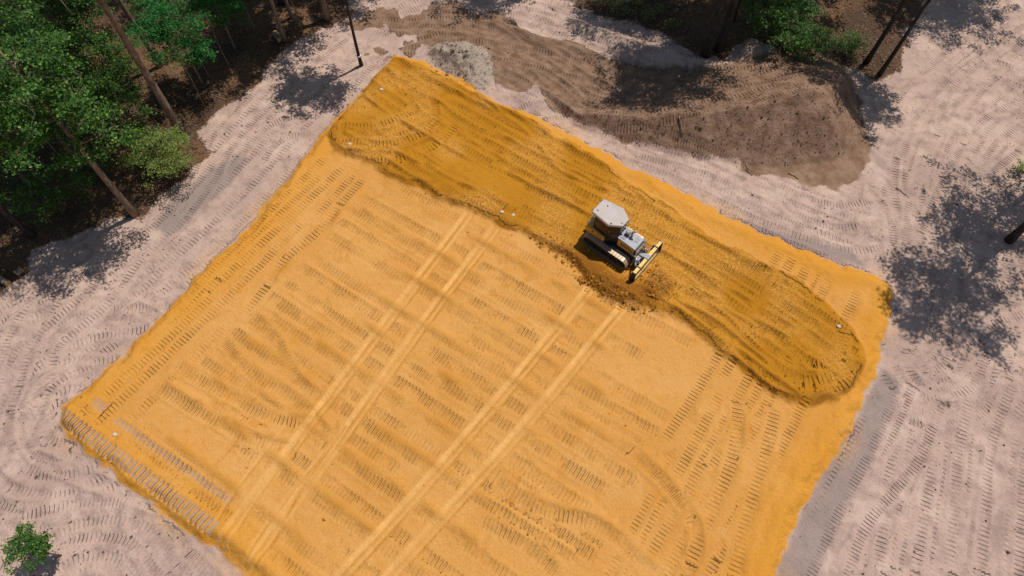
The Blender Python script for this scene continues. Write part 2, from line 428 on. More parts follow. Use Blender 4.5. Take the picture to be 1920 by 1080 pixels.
def family(guide, o0, o1, step=0.85, s=(0.4, 1.0), skip=0.15, wr=0.25, period=0.24, w=0.28, world=False, wh=1.0, **k):
    g = resample(guide if world else PL(guide), 0.8)
    o = o0
    while o <= o1:
        q = offset(g, o)
        i = R.randint(0, 3)
        while i < len(q)-3:
            j = min(len(q), i+R.randint(6, 26))
            if R.random() > skip and j-i > 3:
                seg = q[i:j]+np.array([R.uniform(-.1, .1), R.uniform(-.1, .1)])
                n_ = len(seg); seg = offset(seg, R.uniform(-0.5, 0.5)*np.linspace(0, 1, n_)[:, None]**2)
                ribbon(seg, w*R.uniform(0.85, 1.2), period*R.choice([0.9, 1.0, 1.1]), R.uniform(*s), **k)
                if R.random() < wr: windrow(offset(seg, R.choice([-1, 1])*0.4), R.uniform(0.09, 0.19)*wh, 0.105)
            i = j-R.randint(0, 2)
        o += step*R.uniform(0.75, 1.2)
def circle(c, r0, a0, a1): return np.array([(c[0]+r0*math.cos(a), c[1]+r0*math.sin(a)) for a in np.radians(np.arange(a0, a1, 8))])
REG = (d_pad < -0.15) & (d_brown < 0.1) & (d_forest < 0.2)
family([(690, 80), (600, 185), (500, 300), (400, 400), (250, 530), (100, 640), (-60, 750)], -5, 5)
family([(0, 880), (150, 945), (300, 1010), (440, 1120)], -5, 4.5)
family([(1700, 740), (1640, 850), (1570, 980), (1510, 1090)], -3, 3)
family([(1800, 770), (1780, 900), (1765, 1000), (1755, 1095)], -3.5, 7)
family([(1945, 60), (1800, 170), (1730, 280), (1700, 400), (1700, 520), (1685, 660)], -2.5, 9)
family([(930, 180), (1000, 205), (1180, 285), (1400, 392), (1600, 480), (1720, 570)], -0.8, 4.2)
family([(700, 60), (840, 10), (1000, 20), (1100, 60), (1200, 100), (1320, 122)], -1.5, 2.0)
family([(1930, 640), (1850, 690), (1790, 760)], -3, 3)
cl_ = P(110, 790)
for r0 in np.arange(1.2, 8.5, 0.9): family(circle(cl_, r0, 20+R.uniform(-15, 15), 330), 0, 0, skip=0.12, world=True)
cr_ = P(1755, 690)
for r0 in np.arange(0.8, 3.6, 0.8): family(circle(cr_, r0, 170, 400), 0, 0, skip=0.1, world=True)
REG = (d_pad < -0.15) & (d_forest < 0.2)
# --- pale sand: traced passes
for p in [
    [(655, 70), (600, 150), (520, 215), (440, 290), (370, 370), (300, 440), (200, 512), (100, 575), (0, 630)],
    [(700, 92), (640, 160), (570, 215), (500, 290), (430, 362), (330, 455), (230, 545), (120, 612), (10, 690)],
    [(640, 60), (560, 120), (500, 180), (420, 262), (380, 330), (330, 400)],
    [(590, 235), (540, 240), (500, 262), (470, 300)],
    [(340, 600), (260, 600), (150, 615), (60, 660), (10, 740), (5, 830), (60, 905), (140, 915), (230, 872)],
    [(280, 640), (170, 660), (70, 715), (45, 790), (70, 850), (130, 862), (190, 840)],
    [(0, 940), (80, 962), (160, 945), (240, 900), (310, 935)], [(40, 1000), (150, 975), (260, 985), (330, 1060)],
    [(300, 1085), (250, 1020), (160, 1010), (60, 1060)],
    [(120, 520), (60, 600), (20, 680), (-10, 760)], [(250, 470), (180, 560), (90, 640), (60, 720)],
    [(960, 192), (1060, 238), (1180, 292), (1300, 352), (1450, 422), (1600, 482), (1690, 520)],
    [(1000, 190), (1120, 262), (1260, 312), (1400, 382), (1550, 440), (1640, 445), (1700, 395)],
    [(1200, 275), (1330, 312), (1440, 362), (1560, 405), (1650, 400)],
    [(960, 225), (1010, 210), (1080, 200), (1150, 205)],
    [(830, 5), (1000, 20), (1100, 55), (1200, 100), (1300, 125)],
    [(1720, 330), (1690, 420), (1700, 520)], [(1620, 335), (1680, 385), (1700, 460), (1690, 560), (1680, 650)],
    [(1920, 50), (1800, 150), (1730, 232), (1700, 330), (1710, 432)], [(1930, 110), (1830, 190), (1770, 282), (1730, 382), (1722, 480)],
    [(1930, 200), (1850, 252), (1790, 352), (1752, 450)], [(1925, 20), (1780, 122), (1700, 202), (1665, 292)],
    [(1930, 300), (1870, 352), (1822, 442), (1795, 520)], [(1930, 150), (1860, 130), (1800, 190), (1780, 260)],
    [(1640, 690), (1682, 750), (1750, 768), (1830, 742), (1865, 682), (1842, 618)], [(1690, 670), (1740, 722), (1800, 702), (1822, 648)],
    [(1930, 560), (1860, 580), (1800, 620), (1740, 600)],
    [(1720, 800), (1700, 900), (1690, 1000), (1680, 1085)], [(1790, 790), (1780, 900), (1762, 1000), (1752, 1085)],
    [(1850, 760), (1830, 870), (1822, 980), (1812, 1085)], [(1930, 730), (1892, 850), (1882, 960), (1875, 1085)],
    [(1740, 740), (1690, 850), (1600, 960), (1550, 1085)],
    [(1655, 720), (1602, 832), (1545, 940), (1478, 1085)]]:
    dozer(p, s=R.uniform(0.6, 1.0), period=R.choice([0.2, 0.22, 0.24]), depth=0.03, berm=0.05)
# --- brown haul ramp
REG = (d_brown > 0.0) & (d_pad < -0.2)
family([(700, 50), (880, 62), (1000, 110), (1090, 170), (1180, 195), (1300, 188), (1450, 168), (1540, 160)], -3.0, 2.8, skip=0.05, s=(0.7, 1.1), wr=0.4)
for p in [
    [(720, 72), (850, 50), (960, 82), (1060, 132), (1150, 200), (1240, 238)],
    [(760, 28), (900, 50), (1010, 112), (1100, 182), (1180, 215), (1330, 208)],
    [(800, 18), (930, 25), (1060, 75), (1180, 135), (1300, 152), (1450, 160), (1530, 155)],
    [(1000, 120), (1070, 180), (1150, 210), (1250, 212), (1450, 184)],
    [(940, 110), (1040, 165), (1090, 215), (1130, 232)],
    [(850, 90), (960, 100), (1080, 130), (1200, 165), (1400, 175), (1520, 165)]]:
    dozer(p, s=1.0, period=0.24, depth=0.05, berm=0.08)

windrow(np.array([(c_[0], c_[1]) for c_ in crest[1:]]), 0.22, 0.22)
REG = (d_pad > 0.15)
# --- dry part of the pad (s runs along the long edge, t away from it)
O2 = np.array(P(742, 103)); E1 = np.array([0.836, -0.549]); E1 /= np.hypot(*E1); E2 = np.array([E1[1], -E1[0]])
def ST_(s_, t_): return O2+E1*s_+E2*t_
def inside_dry(p):
    one = np.array([[p[0]]]), np.array([[p[1]]])
    return sdf(PAD, *one)[0, 0] > 0.7 and sdf(DAMP, *one)[0, 0] < -0.3
t = 8.0
k = 0
while t < 43:
    s0, s1 = 6.6+R.uniform(-0.4, 0.5), 31.2+R.uniform(-1.2, 0.6)
    a = s0
    tilt = R.uniform(-0.012, 0.018)
    while a < s1:
        b = min(s1, a+R.uniform(8, 26))
        if R.random() < 0.92 and b-a > 1:
            n = max(2, int((b-a)/1.5)); off = R.uniform(-0.12, 0.12); ben = R.uniform(-0.25, 0.25) if R.random() < .3 else 0
            line = np.array([ST_(q, t+off+tilt*(q-15)+ben*((q-a)/(b-a))**2) for q in np.linspace(a, b, n)])
            line = np.array([p for p in line if inside_dry(p)])
            if len(line) > 2: single(line, s=R.uniform(0.5, 1.1), period=0.24, w=R.uniform(0.27, 0.38), depth=0.03, berm=0.05, world=True)
        a = b+R.uniform(0, 0.8)
    if k % 2 == 0:
        line = np.array([ST_(q, t+0.66+tilt*(q-15)) for q in np.arange(s0+R.uniform(0, 5), s1-R.uniform(0, 6), 1.2)])
        line = np.array([p for p in line if inside_dry(p)])
        if len(line) > 2: windrow(line, R.uniform(0.10, 0.17), 0.19, dark=0.75)
    t += R.choice([0.95, 1.1, 1.25]); k += 1
for side in (0, 1):
    for q in ([0.9, 1.6, 2.5, 3.3, 4.2, 5.0, 5.9] if side == 0 else [31.9, 32.8, 33.6, 34.5, 35.3, 36.1, 36.8]):
        a = 3.0 if side == 0 else 1.0
        while a < 44:
            b = a+R.uniform(9, 24); dq = R.uniform(-0.25, 0.25); bend = R.uniform(-0.7, 0.7)
            line = np.array([ST_(q+dq+bend*((v-a)/(b-a))**2, v) for v in np.arange(a, b, 1.0)])
            line = np.array([p for p in line if inside_dry(p)])
            if len(line) > 2:
                single(line, s=R.uniform(0.6, 1.0), period=0.22, w=0.29, depth=0.03, berm=0.05, world=True)
                if R.random() < 0.45: windrow(offset(line, 0.42), R.uniform(0.08, 0.14), 0.14, dark=0.4)
            a = b+R.uniform(0, 0.6)
# wandering passes in the lower left of the pad and low right
for p in [[(470, 600), (520, 640), (560, 720), (640, 770)], [(330, 690), (420, 740), (520, 790), (600, 800)],
          [(300, 730), (400, 790), (480, 830), (560, 850)], [(420, 640), (470, 700), (560, 760), (620, 830)],
          [(930, 900), (1020, 960), (1120, 990), (1230, 1085)], [(900, 980), (980, 1020), (1050, 1085)],
          [(1180, 850), (1260, 930), (1300, 1000), (1290, 1085)], [(1380, 760), (1370, 860), (1330, 960), (1290, 1060)],
          [(1450, 770), (1430, 860), (1400, 960), (1370, 1085)], [(640, 390), (600, 440), (540, 490), (500, 540)]]:
    single(p, s=0.9, period=0.24, w=0.32, depth=0.03, berm=0.07)
    windrow(offset(resample(PL(p)), 0.5), 0.16, 0.15, dark=0.4)
single([(108, 772), (200, 840), (310, 922), (412, 998)], s=1.3, period=0.33, w=0.42, depth=0.05, berm=0.06, rev=1.0)
single([(221, 789), (290, 838), (370, 895), (438, 944)], s=1.1, period=0.30, w=0.22, depth=0.04, berm=0.05, rev=0.9)
single([(182, 755), (205, 772)], s=1.0, period=0.3, w=0.3, rev=0.9)
# truck wheel lanes across the pad
for p in ([(876, 404), (720, 610), (560, 820), (410, 1020), (360, 1085)], [(926, 430), (790, 610), (640, 820), (500, 1010), (440, 1090)],
          [(1100, 545), (960, 715), (800, 900), (640, 1075), (600, 1110)], [(1160, 580), (1020, 750), (870, 920), (720, 1085)]):
    rut(p, 0.20, 0.05, 0.9); rut(offset(resample(PL(p)), 0.42), 0.13, 0.04, 0.5, 1.0, world=True)
for p in ([(560, 830), (470, 960), (410, 1060)], [(610, 850), (500, 990), (455, 1070)], [(650, 800), (560, 930), (490, 1070)], [(540, 800), (440, 930), (395, 1010)]):
    rut(p, 0.12, 0.04, 0.5, 1.0)
# --- freshly spread damp layer
REG = (d_damp > 0.25)
family([(690, 160), (800, 232), (950, 318), (1100, 396), (1300, 500), (1450, 590), (1600, 690)], -6, 6, 0.8, (0.7, 1.1), 0.04, 0.6, 0.25, 0.31, wh=1.35)
for p in [[(635, 262), (700, 262), (760, 245), (800, 222), (790, 196)], [(655, 290), (730, 296), (800, 275), (840, 238)],
          [(1240, 500), (1330, 572), (1430, 652), (1520, 712), (1585, 692), (1598, 640)], [(1260, 560), (1350, 632), (1420, 700), (1500, 742), (1570, 735)]]:
    dozer(p, s=1.1, period=0.26, depth=0.05, berm=0.10, gauge=1.5, w=0.3)
for p in [[(880, 178), (990, 260), (1050, 330), (1150, 372)], [(735, 290), (860, 350), (960, 395)], [(1260, 570), (1340, 610), (1440, 690), (1540, 705)],
          [(1290, 545), (1400, 600), (1560, 690)], [(640, 250), (720, 252), (790, 222)], [(1180, 365), (1290, 440), (1420, 505)],
          [(640, 290), (740, 292), (830, 262)], [(1420, 725), (1500, 755), (1590, 720)]]:
    windrow(p, 0.26, 0.125, world=False)

for (p_, h_, w_, k_, REG) in WROWS: lay_windrow(p_, h_, w_, k_)
REG = None
T2 = TR.copy()
T2[1:-1, 1:-1] = (4*TR[1:-1, 1:-1]+2*(TR[:-2, 1:-1]+TR[2:, 1:-1]+TR[1:-1, :-2]+TR[1:-1, 2:])+TR[:-2, :-2]+TR[2:, 2:]+TR[:-2, 2:]+TR[2:, :-2])/16
Z += T2
spill = np.clip(sstep(d_pad, -1.3, 0.0)*(vnoise(GX, GY, 2.3, 51)*2.2+0.1), 0, 0.7)
rough = np.clip(sstep(d_rubble, -0.2, 0.3)*0.55+0.6*sstep(d_loose, -0.2, 0.4)+0.30*sstep(d_brown, 0, 0.5)*sstep(mh, 0.2, 1.0)*(stren < 0.05)+0.5*sstep(d_forest, 0, 1), 0, 1)

def zat(x, y):
    i = min(NX-1, max(0, int(np.searchsorted(XS, x)))); j = min(NY-1, max(0, int(np.searchsorted(YS, y))))
    return float(Z[j, i])
def G(u, v):
    x, y = P(u, v)
    for _ in range(3): x, y = P(u, v, zat(x, y))
    return (x, y, zat(x, y))

# ------------------------------------------------------------------ split the sheet into its pieces
def fc(a): return 0.25*(a[:-1, :-1]+a[1:, :-1]+a[:-1, 1:]+a[1:, 1:])
cls = np.zeros((NY-1, NX-1), np.int8)
cls[fc(d_forest) > 0] = 1
cls[(fc(d_brown) > 0)] = 2
cls[(fc(mh) > 0.25) & (fc(d_brown) > -0.2)] = 3
cls[fc(d_rubble) > 0] = 4
cls[fc(d_spile) > 0] = 5
cls[fc(d_pad) > 0] = 6
cls[(fc(d_damp) > 0) & (fc(d_pad) > 0)] = 7
ATT = dict(d_pad=d_pad, d_damp=d_damp, d_loose=np.maximum(d_loose, (0.10-np.abs(d_damp-0.30))+np.where(low > 0.5, 0.0, -9.0)), d_brown=d_brown, d_rubble=np.maximum(d_rubble, d_spile-0.15), d_forest=np.where(d_spile > -0.3, -1.0, d_forest), d_moist=d_moist,  # d_loose also carries a thin darker rim along the damp layer's low edge
           phase=phase, strength=stren, lane=lane, scuff=scuff, reveal=reveal, spill=spill, rough=rough)
ATT = {k_: v_.ravel().astype(np.float32) for k_, v_ in ATT.items()}
ALLV = np.stack([GX.ravel(), GY.ravel(), Z.ravel()], 1).astype(np.float32)
gzx = np.gradient(Z, XS, axis=1); gzy = np.gradient(Z, YS, axis=0)
NRM = np.stack([-gzx.ravel(), -gzy.ravel(), np.ones(Z.size)], 1); NRM /= np.linalg.norm(NRM, axis=1)[:, None]
IDX = np.arange(NX*NY).reshape(NY, NX)
QUAD = np.stack([IDX[:-1, :-1], IDX[:-1, 1:], IDX[1:, 1:], IDX[1:, :-1]], -1).reshape(-1, 4)
def sheet(name, sel):
    q = QUAD[sel.ravel()]
    used, inv = np.unique(q, return_inverse=True)
    me = bpy.data.meshes.new(name)
    me.vertices.add(len(used)); me.vertices.foreach_set('co', ALLV[used].ravel())
    me.loops.add(q.size); me.loops.foreach_set('vertex_index', inv.ravel().astype(np.int32))
    me.polygons.add(len(q)); me.polygons.foreach_set('loop_start', np.arange(0, q.size, 4, dtype=np.int32))
    me.update(calc_edges=True); smooth(me)
    for k_, v_ in ATT.items():
        a = me.attributes.new(k_, 'FLOAT', 'POINT'); a.data.foreach_set('value', v_[used])
    me.normals_split_custom_set_from_vertices(NRM[used].astype(np.float32))
    return link(name, me, M_SOIL)
tag(sheet('ground', cls == 0), 'pale pinkish sand lot covered with crawler track prints', kind='structure')
tag(sheet('forest_floor', cls == 1), 'brown leaf-littered forest floor under the trees', kind='structure')
tag(sheet('dirt_road', cls == 2), 'brown dirt haul road with crawler tracks above the pad', kind='structure')
tag(sheet('dirt_mound', cls == 3), 'big brown dirt mound with a steep face and pointed end', 'mound')
tag(sheet('rubble_pile', cls == 4), 'rounded lumpy grey spoil pile beside the top corner of the orange pad', 'pile')
tag(sheet('sand_pile', cls == 5), 'small grey sand pile at the edge of the upper right woods', 'pile')
tag(sheet('sand_pad', cls == 6), 'rectangular pad of dry orange fill sand', kind='structure')
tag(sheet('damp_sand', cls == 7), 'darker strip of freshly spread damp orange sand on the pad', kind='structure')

# ------------------------------------------------------------------ mesh builders for objects
class MB:
    def __init__(s): s.v, s.f = [], []
    def add(s, vs, fs):
        n = len(s.v); s.v += [tuple(v) for v in vs]; s.f += [tuple(i+n for i in f) for f in fs]
    def box(s, c, size, rot=None, taper=1.0):
        x, y, z = (q/2 for q in size)
        vs = [Vector((sx*x*(taper if sz > 0 else 1), sy*y*(taper if sz > 0 else 1), sz*z)) for sz in (-1, 1) for sy in (-1, 1) for sx in (-1, 1)]
        if rot is not None: vs = [rot @ v for v in vs]
        s.add([v+Vector(c) for v in vs], [(0, 2, 3, 1), (4, 5, 7, 6), (0, 1, 5, 4), (2, 6, 7, 3), (0, 4, 6, 2), (1, 3, 7, 5)])
    def prism(s, poly, z0, z1, top=None):
        n = len(poly); top = top or poly
        vs = [(x, y, z0) for x, y in poly]+[(x, y, z1) for x, y in top]
        s.add(vs, [tuple(range(n-1, -1, -1)), tuple(range(n, 2*n))]+[(i, (i+1) % n, n+(i+1) % n, n+i) for i in range(n)])
    def yprism(s, poly, y0, y1):                         # polygon in x-z, extruded along y
        n = len(poly)
        vs = [(x, y0, z) for x, z in poly]+[(x, y1, z) for x, z in poly]
        s.add(vs, [tuple(range(n)), tuple(range(2*n-1, n-1, -1))]+[(i, n+i, n+(i+1) % n, (i+1) % n) for i in range(n)])
    def tube(s, pts, radii, sides=8, caps=True):
        pts = [Vector(p) for p in pts]; n0 = len(s.v); rings = []
        ref = Vector((1, 0, 0))
        for i, p in enumerate(pts):
            t = (pts[min(i+1, len(pts)-1)]-pts[max(i-1, 0)]).normalized()
            if abs(t.dot(ref)) > 0.95: ref = Vector((0, 1, 0))
            a = t.cross(ref).normalized(); b = t.cross(a)
            r = radii[i] if hasattr(radii, '__len__') else radii
            for k_ in range(sides):
                an = 2*math.pi*k_/sides
                s.v.append(tuple(p+(a*math.cos(an)+b*math.sin(an))*r))
            rings.append(n0+i*sides)
        for r0, r1 in zip(rings[:-1], rings[1:]):
            for k_ in range(sides):
                s.f.append((r0+k_, r1+k_, r1+(k_+1) % sides, r0+(k_+1) % sides))
        if caps:
            s.f.append(tuple(range(rings[0], rings[0]+sides))); s.f.append(tuple(range(rings[-1]+sides-1, rings[-1]-1, -1)))
    def cyl(s, a, b, r, sides=16): s.tube([a, b], [r, r], sides)
    def mesh(s, name, bevel=0.0, sm=False):
        me = bpy.data.meshes.new(name); me.from_pydata(s.v, [], s.f); me.update()
        bm = bmesh.new(); bm.from_mesh(me)
        bmesh.ops.recalc_face_normals(bm, faces=bm.faces[:])
        if bevel: bmesh.ops.bevel(bm, geom=[e for e in bm.edges if len(e.link_faces) == 2 and e.calc_face_angle(0) > 0.5], offset=bevel, segments=2, affect='EDGES', clamp_overlap=True)
        bm.to_mesh(me); bm.free(); smooth(me, sm)
        return me
    def build(s, name, mat, parent=None, bevel=0.0, sm=False): return link(name, s.mesh(name, bevel, sm), mat, parent)

# ------------------------------------------------------------------ trees
def leaf_mesh(name, centres, normals_up, size, mat, r, jitter):
    """every leaf a folded diamond of its own"""
    n = len(centres)
    c = np.asarray(centres)+r.normal(0, 1, (n, 3))*jitter
    a = r.uniform(0, 2*math.pi, n); tiltv = r.normal(0, normals_up, (n, 2))
    d1 = np.stack([np.cos(a), np.sin(a), tiltv[:, 0]], 1); d1 /= np.linalg.norm(d1, axis=1)[:, None]
    d2 = np.stack([-np.sin(a), np.cos(a), tiltv[:, 1]], 1); d2 /= np.linalg.norm(d2, axis=1)[:, None]
    L = size*r.uniform(0.6, 1.3, n)[:, None]; W = L*0.36
    up = np.cross(d1, d2)*L*0.12
    v = np.stack([c-d1*L*0.5, c+d2*W+up, c+d1*L*0.5, c-d2*W+up], 1).reshape(-1, 3)
    me = bpy.data.meshes.new(name)
    me.vertices.add(4*n); me.vertices.foreach_set('co', v.astype(np.float32).ravel())
    i = np.arange(n)*4
    q = np.stack([i, i+1, i+2, i, i+2, i+3], 1).astype(np.int32)
    me.loops.add(6*n); me.loops.foreach_set('vertex_index', q.ravel())
    me.polygons.add(2*n); me.polygons.foreach_set('loop_start', np.arange(0, 6*n, 3, dtype=np.int32))
    me.update(calc_edges=True)
    at = me.attributes.new('tint', 'FLOAT', 'POINT')
    at.data.foreach_set('value', np.repeat(np.clip(r.normal(0.45, 0.25, n), 0, 1), 4).astype(np.float32))
    me.materials.append(mat)
    return me

def make_tree(name, label, base, h, r0, crown, seed, bark='bark', leaf='leaf', leaves=5000, size=0.2, shift=(0, 0), lean=(0, 0),
              fork=None, limbs=14, group=None, cat='tree', twigs=None, sides=10):
    """crown = (lowest limb height, radius)"""
    r = np.random.default_rng(seed); c0, cr = crown
    bx, by, bz = base if len(base) == 3 else (*base, zat(*base))
    root = empty(name, (bx, by, bz)); tag(root, label, cat, group)
    tr = MB(); n = max(6, int(h/1.2))
    ph = r.uniform(0, 6, 4)
    def axis_pt(f):
        k_ = max(0.0, (f-0.45)/0.55)
        return Vector((lean[0]*f*h*0.1+0.10*math.sin(f*4+ph[0])*min(1, h/10)+shift[0]*k_,
                       lean[1]*f*h*0.1+0.10*math.sin(f*5+ph[1])*min(1, h/10)+shift[1]*k_, f*h*0.97-0.15*(1-f)))
    fs = [i/n for i in range(n+1)]
    rad = [r0*(1-0.82*f**1.1)+(0.35*r0*math.exp(-f*h*2.2)) for f in fs]
    tr.tube([axis_pt(f) for f in fs], rad, sides)
    cl = []
    if fork:
        f0 = fork/h; p = axis_pt(f0); rr = r0*(1-0.82*f0)
        pts = [p+Vector((-0.5*q, 0.35*q, q*0.95)) for q in np.linspace(0, h-fork-1, 6)]
        tr.tube(pts, [rr*0.85*(1-0.13*i) for i in range(6)], sides)
        cl += [tuple(pts[-1]), tuple(pts[-2])]
    for i in range(limbs):
        f = c0/h+(0.97-c0/h)*(i+r.uniform(0, 0.8))/limbs
        az = i*2.4+r.uniform(-0.4, 0.4)
        q = (f-c0/h)/(1-c0/h)
        ln = cr*(0.55+0.6*math.sin(math.pi*min(1, 0.25+0.72*q)))*r.uniform(0.7, 1.15)
        p0 = axis_pt(f); rise = r.uniform(0.15, 0.6)
        pts = []
        for kx in range(5):
            w = kx/4
            pts.append(p0+Vector((math.cos(az+0.25*w)*ln*w, math.sin(az+0.25*w)*ln*w, ln*w*rise*(1-0.35*w)))+Vector(r.normal(0, 0.05*ln*w, 3)))
        rb = max(0.012, r0*(1-0.82*f)*0.5)
        tr.tube(pts, [rb*(1-0.2*kx) for kx in range(5)], 5, False)
        for kx in range(2, 5):
            for s_ in range(3):
                o = pts[kx]+Vector((r.normal(0, 0.26*cr), r.normal(0, 0.26*cr), r.normal(0.05, 0.13*cr)))
                cl.append(tuple(o))
                tr.tube([pts[kx], (pts[kx]+o)/2+Vector((0, 0, 0.05)), o], [rb*0.3, rb*0.22, 0.006], 4, False)
    tr.build('trunk', M[bark], root, sm=True)
    cl = np.array(cl)
    per = max(1, leaves//len(cl))
    # each twig end carries several sprays; each spray is a small flat fan of leaves
    keep = r.random(len(cl)) < 0.78; cl = cl[keep]; per = max(1, leaves//len(cl))
    sp = np.repeat(cl, 6, 0)+r.normal(0, 1, (len(cl)*6, 3))*np.array([0.11*cr, 0.11*cr, 0.04*cr])
    cen = np.repeat(sp, max(1, per//6), 0)
    me = leaf_mesh('crown', cen, 0.55, size, M[leaf], r, np.array([0.055*cr+0.06, 0.055*cr+0.06, 0.03*cr+0.03]))
    link('crown', me, None, root)
    return root
def copy_tree(src, base, rz, sc, label, group=None):
    c = src.copy(); COL.objects.link(c)
    c.location = (base[0], base[1], base[2] if len(base) == 3 else zat(*base)); c.rotation_euler = (0, 0, rz); c.scale = (sc,)*3
    if label: c['label'] = label
    if group: c['group'] = group
    for ch in src.children:
        d_ = ch.copy(); COL.objects.link(d_); d_.parent = c
    return c

# --- woods at the upper left
WL = 'trees of the upper left woods'
make_tree('tall_tree', 'tall forked bare-trunked tree leaning across the upper left woods', G(340, 248), 19, 0.30, (12.5, 3.0), 101, leaves=8500, fork=10.6, limbs=12, group=WL)
make_tree('tall_tree', 'leafy tree with straight trunk rising beside the sand track at left', G(252, 402), 14, 0.22, (7.0, 2.6), 102, leaves=15300, limbs=22, group=WL, size=0.163)
make_tree('tall_tree', 'thinner grey trunk standing just behind the forked tree', G(297, 126), 16, 0.21, (10.5, 2.6), 103, leaves=6800, group=WL)
make_tree('tall_tree', 'slim tree with a sawn log at its foot, upper left woods', G(536, 74), 16, 0.17, (10, 2.4), 104, leaves=5950, group=WL)
make_tree('tall_tree', 'slim tree at the top edge behind the sawn log', G(549, 34), 15, 0.13, (9.5, 2.0), 105, leaves=5100, group=WL)
make_tree('tall_tree', 'stout tree at the top edge where woods meet sand', G(614, 36), 16, 0.24, (9, 2.6), 106, leaves=7650, group=WL)
make_tree('tall_tree', 'dark-trunked tree at the left edge low in the woods', G(62, 442), 15, 0.21, (8, 2.8), 107, bark='bark_dark', leaves=11900, limbs=18, group=WL, size=0.163)
make_tree('leafy_tree', 'dense green tree filling the left edge of the woods', G(150, 300), 11.5, 0.16, (4.6, 2.7), 108, leaves=18700, limbs=24, group=WL, size=0.170)
make_tree('leafy_tree', 'dense green tree in the upper left corner', G(190, 165), 11, 0.15, (4.0, 2.7), 109, leaves=17000, limbs=24, group=WL, size=0.170)
make_tree('leafy_tree', 'mid-height dark green tree between the two leaning trunks', G(245, 250), 7.5, 0.10, (2.6, 2.1), 110, leaves=11900, limbs=20, group=WL, size=0.150)
make_tree('leafy_tree', 'vivid emerald young tree near the top edge right of the forked trunk', G(378, 158), 6.8, 0.07, (2.8, 1.9), 111, leaf='leaf_emerald', leaves=9350, limbs=18, group=WL, size=0.136)
make_tree('leafy_tree', 'emerald young tree at the top edge of the woods', G(440, 92), 6.5, 0.06, (3.0, 1.7), 112, leaf='leaf_emerald', leaves=5950, limbs=14, group=WL, size=0.136)
make_tree('bushy_sapling', 'bright yellow-green bushy sapling overhanging the sand track', G(322, 328), 3.6, 0.05, (0.9, 1.7), 113, leaf='leaf_yellow', leaves=7140, limbs=18, group=WL, size=0.116, cat='sapling')
make_tree('leafy_tree', 'dark green tree at the left edge beside the dark trunk', G(60, 350), 9, 0.12, (3.4, 2.4), 114, leaves=13600, limbs=20, group=WL, size=0.163)
slim = make_tree('slender_tree', 'thin dark lone trunk standing on the sand by the pad corner', G(680, 122), 13.2, 0.125, (9.0, 2.0), 115, bark='bark_dark', leaves=8840, limbs=16, size=0.177)
mb_ = MB()
tv_ = [o_ for o_ in slim.children if o_.name.startswith('trunk')][0].data.vertices
pts_ = [v_.co.copy() for v_ in tv_ if v_.co.z < 2.4]; cx_ = sum(p_.x for p_ in pts_)/len(pts_); cy_ = sum(p_.y for p_ in pts_)/len(pts_)
mb_.tube([(cx_, cy_, 0.92), (cx_, cy_, 1.02)], [0.165, 0.165], 14); mb_.build('marking_band', mat_plain('white_tape', (0.75, 0.73, 0.70), 0.6, 0.08), slim)
sap = make_tree('sapling', 'thin understory sapling in the upper left woods', G(120, 385), 3.4, 0.03, (1.2, 1.0), 120, leaves=1870, limbs=10, group='understory saplings', size=0.129, cat='sapling', sides=6)
thin = make_tree('sapling', 'thin bare-stemmed sapling in the upper left woods', G(432, 128), 5.2, 0.035, (3.8, 0.8), 121, leaves=595, limbs=8, group='bare-stemmed saplings', size=0.116, cat='sapling', sides=6)
SAPL = ['left of the yellow-green bushy sapling', 'under the dense tree at the left edge', 'near the dark trunk at the left edge', 'just left of the leafy tree foot',
        'below the dense green tree', 'left of the forked trunk foot', 'at the left edge halfway up the woods', 'in the upper left corner woods', 'left of the thinner grey trunk', 'high in the upper left corner',
        'beside the thinner grey trunk', 'in the very upper left corner', 'at the top edge left of the forked trunk', 'at the top edge beside the forked trunk', 'at the top edge under the emerald tree', 'on the dark litter by the lower woods edge', 'between the bushy sapling and the forked trunk']
for i, (u, v) in enumerate([(200, 330), (60, 300), (30, 390), (170, 375), (110, 250), (215, 220), (30, 200), (140, 130), (240, 150), (80, 90), (330, 100), (40, 30), (200, 60), (270, 40), (450, 40), (100, 420), (280, 290)]):
    copy_tree(sap, G(u, v), i*1.7, 0.7+0.6*((i*37) % 10)/10, 'thin understory sapling '+SAPL[i])
for i, (u, v) in enumerate([(395, 148), (160, 350), (566, 60), (480, 60), (385, 200), (350, 140)]):
    copy_tree(thin, G(u, v), i*2.1, 0.8+0.4*((i*29) % 10)/10, 'thin bare-stemmed sapling '+['beside the emerald young tree', 'near the foot of the leafy tree', 'right of the sawn log', 'left of the sawn log', 'on the litter right of the forked trunk', 'just right of the forked trunk'][i])
# --- woods at the upper right
WR = 'trees of the upper right woods'
make_tree('tall_tree', 'left one of two big dark trunks in the upper right woods', G(1324, 103), 17, 0.30, (9, 3.0), 131, bark='bark_dark', leaves=10200, group=WR, size=0.177)
make_tree('tall_tree', 'right one of two big dark trunks in the upper right woods', G(1346, 90), 18, 0.34, (9.5, 3.2), 132, bark='bark_dark', leaves=10200, group=WR, size=0.177)
make_tree('tall_tree', 'dark slanting trunk at the sand edge right of the mound', G(1650, 140), 15, 0.17, (9, 2.4), 133, bark='bark_dark', leaves=9350, shift=(2.5, 0.2), group=WR, size=0.177)
make_tree('tall_tree', 'dark trunk just behind the slanting one right of the mound', G(1626, 116), 15, 0.19, (9.5, 2.6), 134, bark='bark_dark', leaves=7650, group=WR, size=0.177)
make_tree('leafy_shrub', 'dark green shrub behind the small grey sand pile', G(1462, 92), 3.4, 0.05, (0.8, 1.6), 135, leaves=7140, limbs=18, group=WR, size=0.136, cat='shrub')
